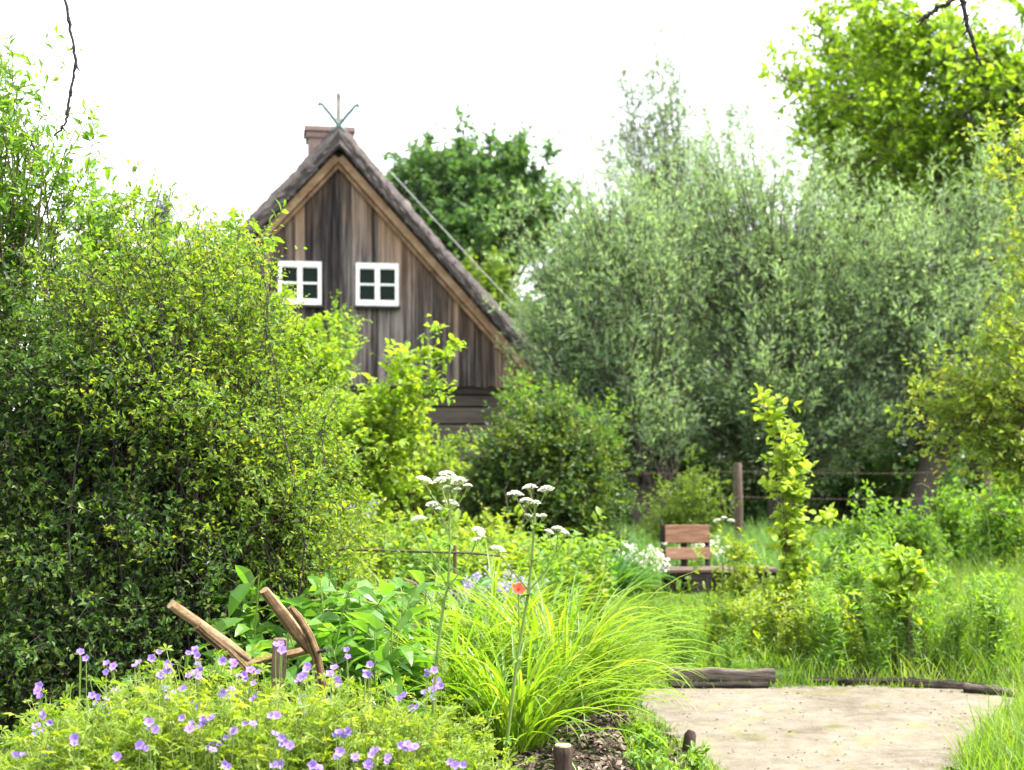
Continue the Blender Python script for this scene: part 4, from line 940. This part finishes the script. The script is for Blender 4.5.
valerian('white umbel plant standing behind the bench seat', [(722, 560), (723, 545), (724, 530)], 14.0, [(717, 521, 2, 724, 530), (724, 518, 2.2, 724, 530), (731, 521, 2, 724, 530)], [], 312)
# poppy
pb = at(517, 6.4); root = empty('poppy', pb); tag(root, 'single orange red poppy blooming above the daylily leaves', 'flower')
c = W(518, 590, 6.4) - np.array(pb)
w = MB(); w.rod(bez(np.array([[0, 0, 0.]]), np.array([[.02, .05, c[2] * .6]]), c[None], 8)[0], [.003] * 8, 6, .3); w.build('stem', M['stem_green'], root)
o = bpy.data.objects.new('petals', flower_mesh('petals', 321, .036, 'petal_red', 5, .35, 1.3)); COL.objects.link(o); o.parent = root; o.location = c; o.rotation_euler = (.9, .1, .3)

# lilac catmint and white shrub
def mound(name, label, px, Y, w, H, seed, mat, n, fs, spike=True, base_mat='herb', stems=60):
    rng = np.random.default_rng(seed); b = at(px, Y)
    root, st, rng = woody(name, label, 'plant', b, [(np.array(b) + [0, 0, H * .7], np.array([w, w * .6, H * .35]))], seed, stems=stems, stem_r=.004, base_r=w * .3, twigs=4, twig_len=.12, leaf=6, leaf_size=.04, mat=base_mat, bark='stem_green', tmin=.3, part=('stems', 'foliage'), lift=.7)
    fo = MB(); tip = st[:, -1]
    k = n // len(tip)
    p = np.repeat(tip, k, 0); d = nrm(np.repeat(st[:, -1] - st[:, -2], k, 0))
    p = p + d * (rng.random(len(p)) * (.16 if spike else .02))[:, None] + rng.normal(size=p.shape) * (.01 if spike else .035)
    put_leaves(fo, T_rhomb(.8), p, rvec(rng, len(p)), rvec(rng, len(p)), np.full(len(p), fs) * (.6 + .7 * rng.random(len(p))), rng.random(len(p)))
    o = fo.build('blossom', M[mat], root); o['kind'] = 'stuff'
for i, (px, Y, lab) in enumerate(((475, 10.0, 'pale lilac catmint mound left behind the poppy'), (508, 10.2, 'pale lilac catmint mound right behind the poppy'), (355, 12.4, 'pale lilac flowering plant near the foot of the golden shrub'))):
    mound('catmint_plant', lab, px, Y, .28, 1.1 if px < 400 else .47, 330 + i, 'petal_pale', 1100, .026)
for i, (px, Y, lab) in enumerate(((640, 15.6, 'low shrub covered in small white flowers left of the bench'), (700, 17.2, 'white flowering shrub seen through the bench backrest'))):
    mound('white_flower_shrub', lab, px, Y, .32, .55, 340 + i, 'petal_white', 430, .042, False, 'elder', 50)

# ------------------------------------------------------------------ plough, wheel, stakes
M['handle'] = wood_mat('worn_handle_wood', [(.30, (.035, .02, .01)), (.46, (.125, .076, .038)), (.58, (.22, .145, .08)), (.74, (.36, .27, .165))], scale=(9, 9, 9), noise=2, bump=.6, tintmix=.55)
M['old_post'] = wood_mat('old_oak_post', [(.25, (.05, .035, .022)), (.5, (.13, .095, .06)), (.75, (.25, .19, .12))], scale=(20, 20, 3), noise=4, bump=.7, tintmix=.2)
pb = np.array(at(280, 5.85)); root = empty('wooden_plough', pb); tag(root, 'old wooden hand plough with two upward handles joined by a crossbar', 'plough')
def L(px, py, Y): return W(px, py, Y) - pb
h = MB(); h.rod([L(171, 604, 5.55), L(178, 609, 5.57), L(205, 628, 5.66), L(230, 645, 5.74), L(249, 659, 5.8)], [.019, .021, .021, .019, .014], 18, .7, streak=.5)
h.rod([L(197, 625, 5.62), L(206, 634, 5.66), L(228, 652, 5.72), L(246, 670, 5.78), L(262, 694, 5.84), L(280, 730, 5.9)], [.018, .019, .02, .02, .018, .02], 18, .4, streak=.5)
h.build('handle', M['handle'], root)
h = MB(); h.rod([L(264, 590, 5.6), L(270, 598, 5.62), L(282, 613, 5.68), L(294, 629, 5.74), L(303, 641, 5.79), L(309, 650, 5.82)], [.018, .021, .024, .026, .024, .016], 18, .6, streak=.5)
h.rod([L(290, 607, 5.72), L(298, 617, 5.74), L(308, 634, 5.78), L(316, 655, 5.82), L(322, 685, 5.86), L(324, 735, 5.9)], [.010, .017, .019, .02, .02, .02], 18, .5, streak=.5)
h.build('handle', M['handle'], root)
c = MB(); c.rod([L(245, 665, 5.84), L(262, 660, 5.84), L(290, 654, 5.84), L(312, 649, 5.84)], [.014, .018, .018, .016], 4, .6, smooth=False); c.build('crossbar', M['handle'], root)
p = MB(); z1 = (L(276, 638, 5.8))[2]
p.box((L(277, 660, 5.8)[0], L(277, 660, 5.8)[1], z1 / 2), (.058, .05, z1), (0, .04, .1), .4, .012); p.build('post', M['old_post'], root)
p = MB(); p.rod([np.array([-.1, -.1, .12]), np.array([.2, 1.0, .16]), np.array([.35, 1.9, .2])], [.05, .045, .04], 8, .4); p.build('beam', M['old_post'], root)
p = MB(); p.rod([L(318, 652, 5.80), L(326, 650, 5.80)], [.006, .009], 8, .2); p.build('bolt', M['dark_wood'], root)
# iron wheel on a stand
M['rust'] = plain_mat('rusty_iron', (.05, .035, .03), (.13, .08, .055), 40, .7, .3, .4)
wb = np.array(at(402, 8.4)); root = empty('old_wheel', wb); tag(root, 'small old iron rimmed wheel half hidden behind the big leaved plants', 'wheel')
wc = W(400, 606, 8.4) - wb; r = .155
a = np.linspace(0, 2 * math.pi, 33); rim = MB()
v, f = tube(np.stack([wc[0] + r * np.cos(a), np.full(33, wc[1]) + .03 * np.cos(a), wc[2] + r * np.sin(a)], -1)[None], np.full((1, 33), .012), 6); rim.add(v, f, .5, True); rim.build('rim', M['rust'], root)
s = MB()
for k in range(6):
    q = k * math.pi / 3; s.rod([wc, wc + r * np.array([math.cos(q), .03 * math.cos(q), math.sin(q)])], [.012, .009], 6, .5)
s.rod([wc + [0, -.05, 0], wc + [0, .05, 0]], [.03, .03], 10); s.build('spokes', M['old_post'], root)
s = MB(); s.box((wc[0] - .03, wc[1] + .07, wc[2] / 2), (.07, .05, wc[2] + .05), (0, 0, .1), .3, .006); s.box((wc[0] - .06, wc[1] + .1, wc[2] + .03), (.16, .02, .09), (0, 0, 0), .6, .004); s.build('stand', M['old_post'], root)
# thin rail in the bed
rb = at(300, 9.3); root = empty('garden_rail', rb); tag(root, 'thin brown rail crossing the bed behind the umbel stems', 'rail'); rb = np.array(rb)
s = MB(); s.rod(np.array([W(265, 548, 9.3), W(330, 549, 9.3), W(400, 551, 9.3), W(470, 553, 9.3), W(500, 556, 9.3)]) - rb, [.009, .010, .009, .008, .007], 7, .4); s.build('rail', M['twig'], root)
for px in (280, 455):
    q = W(px, 545, 9.3 + .02) - rb; s = MB(); s.rod([(q[0], q[1], 0), q], [.016, .014], 8, .4); s.build('post', M['old_post'], root)
# stakes
M['stake'] = wood_mat('dark_stake', [(.3, (.02, .014, .010)), (.7, (.07, .05, .035))], scale=(20, 20, 4), noise=5)
M['cut'] = plain_mat('cut_wood_end', (.25, .18, .1), (.42, .32, .2), 60, .8, .2)
b = np.array(at(563, 5.6)); root = empty('garden_stake', b); tag(root, 'short dark stake with a pale cut top at the bottom of the picture', 'stake')
z1 = (W(563, 746, 5.6) - b)[2]
s = MB(); s.rod([(0, 0, -.05), (0, 0, z1 - .05), (0, 0, z1 - .02), (0, 0, z1)], [.033, .036, .042, .036], 16, .4, streak=.4); s.build('post', M['stake'], root)
s = MB(); s.rod([(0, 0, z1 - .002), (0, 0, z1 + .006)], [.033, .031], 12); s.build('cut_top', M['cut'], root)
b = np.array(at(688, 7.55)); z1 = .15
s = MB(); s.rod([(0, 0, -.06), (.004, 0, z1 * .4), (.012, 0, z1 * .85), (.02, 0, z1)], [.03, .034, .032, .02], 10, .4); o = s.build('wooden_peg', M['stake'], None); o.location = b; tag(o, 'dark stubby wooden peg where bark mulch meets the path', 'peg')

# bark mulch on the bed edge
rg2 = np.random.default_rng(5)
pts = area(rg2, 16000, -.5, 1.15, 4.6, 9.0, lambda x, y: (sdist(x, y) > -.05 + .04 * wob(x * 5, y * 5)) & (x > -.3))
n = len(pts); mb = MB(); P = np.stack([pts[:, 0], pts[:, 1], hgt(pts[:, 0], pts[:, 1]) + .008 * rg2.random(n)], -1)
d = rvec(rg2, n) * [1, 1, .35]
put_leaves(mb, T_oval(.5, .12, .1), P, d, np.array([0, 0, 1.2]) + rvec(rg2, n) * .8, .02 + .035 * rg2.random(n), rg2.random(n))
M['mulch'] = wood_mat('bark_mulch', [(.2, (.018, .012, .009)), (.5, (.075, .052, .038)), (.8, (.2, .155, .12))], scale=(10, 10, 10), noise=6, tintmix=.7)
tag(mb.build('bark_mulch', M['mulch']), 'dark bark mulch along the edge of the daylily bed', 'mulch', kind='stuff')
# pebbles on the path
pts = area(rg2, 1100, .8, 3.4, 6.6, 9.8, lambda x, y: sdist(x, y) < 0); n = len(pts); mb = MB()
tv = np.array([[1, 0, 0], [0, 1, 0], [-1, 0, 0], [0, -1, 0], [0, 0, .7]]); tf = np.array([[0, 1, 4], [1, 2, 4], [2, 3, 4], [3, 0, 4]])
ang = rg2.random(n) * 6.28; sc_ = .004 + .012 * rg2.random(n) ** 3; ca, sa = np.cos(ang), np.sin(ang)
v = np.stack([tv[None, :, 0] * ca[:, None] - tv[None, :, 1] * sa[:, None], tv[None, :, 0] * sa[:, None] + tv[None, :, 1] * ca[:, None], np.repeat(tv[None, :, 2], n, 0)], -1) * sc_[:, None, None] * np.array([1, .7, 1])
v += np.stack([pts[:, 0], pts[:, 1], pz(pts[:, 0], pts[:, 1]) - .001], -1)[:, None]
M['stone'] = wood_mat('pebble', [(.2, (.08, .065, .05)), (.8, (.22, .195, .16))], scale=(9, 9, 9), noise=4, tintmix=.8)
mb.add(v, (tf[None] + (np.arange(n) * 5)[:, None, None]).reshape(-1, 3), np.repeat(rg2.random(n), 5))
tag(mb.build('path_pebbles', M['stone']), 'small loose pebbles and grit scattered over the path', 'pebbles', kind='stuff')

pts = area(rg2, 900, .8, 3.5, 6.6, 9.8, lambda x, y: (sdist(x, y) < .02) & ((wob(x * 2.3, y * 2.9) > .25) | (sdist(x, y) > -.12))); n = len(pts); mb = MB()
P = np.stack([pts[:, 0], pts[:, 1], pz(pts[:, 0], pts[:, 1]) + .004], -1)
put_leaves(mb, T_oval(.55, .12, .1), P, rvec(rg2, n) * [1, 1, .2], np.array([0, 0, 1.5]) + rvec(rg2, n) * .6, .012 + .022 * rg2.random(n) ** 2, rg2.random(n))
tag(mb.build('leaf_litter', M['mulch']), 'dry brown leaf bits and twigs lying on the gravel', 'leaf litter', kind='stuff')
# ------------------------------------------------------------------ logs
M['log'] = wood_mat('old_log', [(.3, (.010, .008, .006)), (.48, (.035, .026, .02)), (.6, (.075, .06, .047)), (.75, (.15, .125, .1))], scale=(1.5, 12, 12), noise=2.5, bump=1.0, tintmix=.5, bscale=2)
def log(label, pa, pb_, r, seed, y0, rough=.12, tint=.5):
    rng = np.random.default_rng(seed); a = np.array([*XY(*pa), 0]); b = np.array([*XY(*pb_), 0]); c = (a + b) / 2; c[2] = 0
    K = 16; t = np.linspace(0, 1, K)[:, None]; pts = a + (b - a) * t - c
    pts[:, 2] = r * .8 + .01 + y0; pts[:, 1] += np.cumsum(rng.normal(size=K)) * r * .06; pts[:, 2] += np.cumsum(rng.normal(size=K)) * r * .05
    rr = r * (1 + rough * rng.normal(size=K) * .5)
    mb = MB(); mb.rod(pts, rr, 20, tint, streak=.5)
    o = mb.build('edging_log', M['log']); o.location = c; tag(o, label, 'log', 'logs edging the path'); return o
log('thickest short edging log at the left end of the row', (668, 9.83), (774, 9.83), .056, 1, .02, .1)
log('thin flattened log lying in front of the thick edging log', (672, 9.70), (768, 9.72), .022, 2, 0, .1, .4)
log('long thin edging log with a ragged top right of the thick one', (806, 9.86), (915, 9.80), .028, 3, .0, .3, .35)
log('dark edging log near the right end of the path', (905, 9.78), (985, 9.62), .032, 4, .0, .25, .35)
log('short rotten edging log furthest right half in the grass', (965, 9.55), (1018, 9.35), .034, 5, .0, .25, .6)

# ------------------------------------------------------------------ bench
M['bench_red'] = wood_mat('red_brown_board', [(.3, (.09, .042, .026)), (.48, (.19, .098, .06)), (.68, (.30, .19, .125))], scale=(1.2, 12, 12), noise=4, bump=.4)
M['bench_seat'] = wood_mat('worn_seat_board', [(.3, (.035, .024, .02)), (.48, (.10, .065, .052)), (.68, (.22, .165, .14))], scale=(1.2, 12, 12), noise=4, bump=.5)
M['bench_dark'] = wood_mat('dark_bench_wood', [(.25, (.008, .006, .006)), (.5, (.022, .018, .016)), (.75, (.055, .046, .04))], scale=(3, 10, 10), noise=4, bump=.5)
bx, by, bz = at(664, 16); b = np.array([bx, by, bz - .08]); root = empty('garden_bench', b, R(7)); tag(root, 'rustic dark bench with reddish seat and slatted backrest in the meadow', 'bench')
s_ = 16 / F
def bb(name, mat, items, parent=root):
    m = MB()
    for c, s, r_, t in items: m.box(c, s, r_, t, .008)
    return m.build(name, M[mat], parent)
bb('back_post', 'bench_dark', [((.02, .10, .43), (.05, .06, .88), (R(-6), 0, 0), .4)])
bb('back_post', 'bench_dark', [((.26, .12, .44), (.07, .04, .84), (R(-6), 0, 0), .5)])
bb('back_post', 'bench_dark', [((.53, .10, .43), (.05, .06, .88), (R(-6), 0, 0), .4)])
bb('backrest_board', 'bench_red', [((.285, .085, .76), (.51, .035, .205), (R(-6), 0, 0), .4)])
bb('backrest_board', 'bench_red', [((.285, .062, .54), (.51, .035, .135), (R(-6), 0, 0), .6)])
bb('seat_board', 'bench_seat', [((.60, -.27, .372), (1.24, .13, .04), (0, 0, 0), .5)])
bb('seat_board', 'bench_seat', [((.61, -.13, .375), (1.22, .13, .04), (0, R(.4), 0), .3)])
bb('seat_board', 'bench_seat', [((.60, .01, .372), (1.24, .12, .04), (0, 0, 0), .7)])
for x in (.03, .53, 1.17):
    bb('leg', 'bench_dark', [((x, -.27, .165), (.08, .08, .36), (0, 0, 0), .4)])
    bb('leg', 'bench_dark', [((x, .02, .165), (.08, .08, .36), (0, 0, 0), .3)])
bb('apron', 'bench_dark', [((.60, -.30, .315), (1.06, .03, .07), (0, 0, 0), .4)])
bb('front_panel', 'bench_dark', [((.35, -.318, .16), (.24, .03, .36), (0, 0, 0), .5)])
bb('stretcher', 'bench_dark', [((.60, -.29, .10), (1.06, .04, .07), (0, 0, 0), .5)])
bb('side_rail', 'bench_dark', [((.03, -.12, .12), (.05, .22, .06), (0, 0, 0), .5)])
bb('side_rail', 'bench_dark', [((.03, -.12, .28), (.05, .22, .06), (0, 0, 0), .5)])

# ------------------------------------------------------------------ fence
fx, fy, fz = at(738, 21); root = empty('wire_fence', (fx, fy, fz)); tag(root, 'wire fence with a rough brown post in front of the willows', 'fence')
M['fence_post'] = wood_mat('fence_post_wood', [(.25, (.035, .025, .018)), (.5, (.09, .065, .047)), (.75, (.16, .125, .095))], scale=(9, 9, 1.2), noise=4, bump=.6)
xsF = [-2.9, 0, 3.75, 6.8]
for x in xsF:
    yy = .06 * x; hh = CAMZ + (HY - 463) * 21 / F - fz
    m = MB(); m.rod([(x, yy, -.1), (x + .01, yy, hh * .5), (x - .005, yy, hh - .02), (x - .005, yy, hh)], [.066, .064, .06, .05], 12, .35, streak=.4); m.build('post', M['fence_post'], root)
for z in (1.33, .95, .5):
    m = MB(); pts = []
    for i in range(len(xsF) - 1):
        for t in np.linspace(0, 1, 6, endpoint=False):
            x = xsF[i] + (xsF[i + 1] - xsF[i]) * t; pts.append((x, .06 * x - .085, z - .04 * math.sin(math.pi * t)))
    pts.append((xsF[-1], .06 * xsF[-1] - .085, z))
    m.rod(pts, [.003] * len(pts), 5); m.build('wire', M['rust'], root)

# ------------------------------------------------------------------ light, sky, camera
SUN_AZ = 93.0   # clockwise from +Y (view direction)
SUN_EL = 60.0
w = bpy.data.worlds.new('World'); sc.world = w; w.use_nodes = True
nt = w.node_tree; bg = nt.nodes['Background']
sky = nt.nodes.new('ShaderNodeTexSky'); sky.sky_type = 'NISHITA'; sky.sun_disc = False
sky.sun_elevation = R(SUN_EL); sky.sun_rotation = R(SUN_AZ); sky.air_density = 1.0; sky.dust_density = 7.0; sky.ozone_density = .6
veil = nt.nodes.new('ShaderNodeMix'); veil.data_type = 'RGBA'; veil.inputs[0].default_value = .62   # thin bright cloud veil over the whole sky
nt.links.new(sky.outputs[0], veil.inputs[6]); veil.inputs[7].default_value = (8.8, 9.0, 9.2, 1)
nt.links.new(veil.outputs[2], bg.inputs['Color']); bg.inputs['Strength'].default_value = .15
ld = bpy.data.lights.new('sun', 'SUN'); ld.energy = 4.8; ld.angle = R(.6); ld.color = (1, .96, .90)
lo = bpy.data.objects.new('sun', ld); COL.objects.link(lo)
sd = Vector((math.sin(R(SUN_AZ)) * math.cos(R(SUN_EL)), math.cos(R(SUN_AZ)) * math.cos(R(SUN_EL)), math.sin(R(SUN_EL))))
lo.rotation_euler = sd.to_track_quat('Z', 'Y').to_euler(); lo.location = (8, 8, 20)

cd = bpy.data.cameras.new('camera'); cam = bpy.data.objects.new('camera', cd); COL.objects.link(cam)
cam.location = (0, 0, CAMZ); cam.rotation_euler = (R(90), 0, 0)
cd.sensor_width = 36; cd.lens = 36 * F / 1024; cd.shift_y = (HY - 385) / 1024
cd.clip_start = .05; cd.clip_end = 3000
cd.dof.use_dof = True; cd.dof.focus_distance = 6.0; cd.dof.aperture_fstop = 3.2
sc.camera = cam
sc.view_settings.view_transform = 'Standard'; sc.view_settings.look = 'None'
sc.view_settings.exposure = 1.66; sc.view_settings.gamma = 1; sc.view_settings.use_curve_mapping = False
sc.render.engine = 'CYCLES'
sc.cycles.max_bounces = 12; sc.cycles.diffuse_bounces = 6; sc.cycles.transmission_bounces = 8
sc.cycles.use_denoising = True
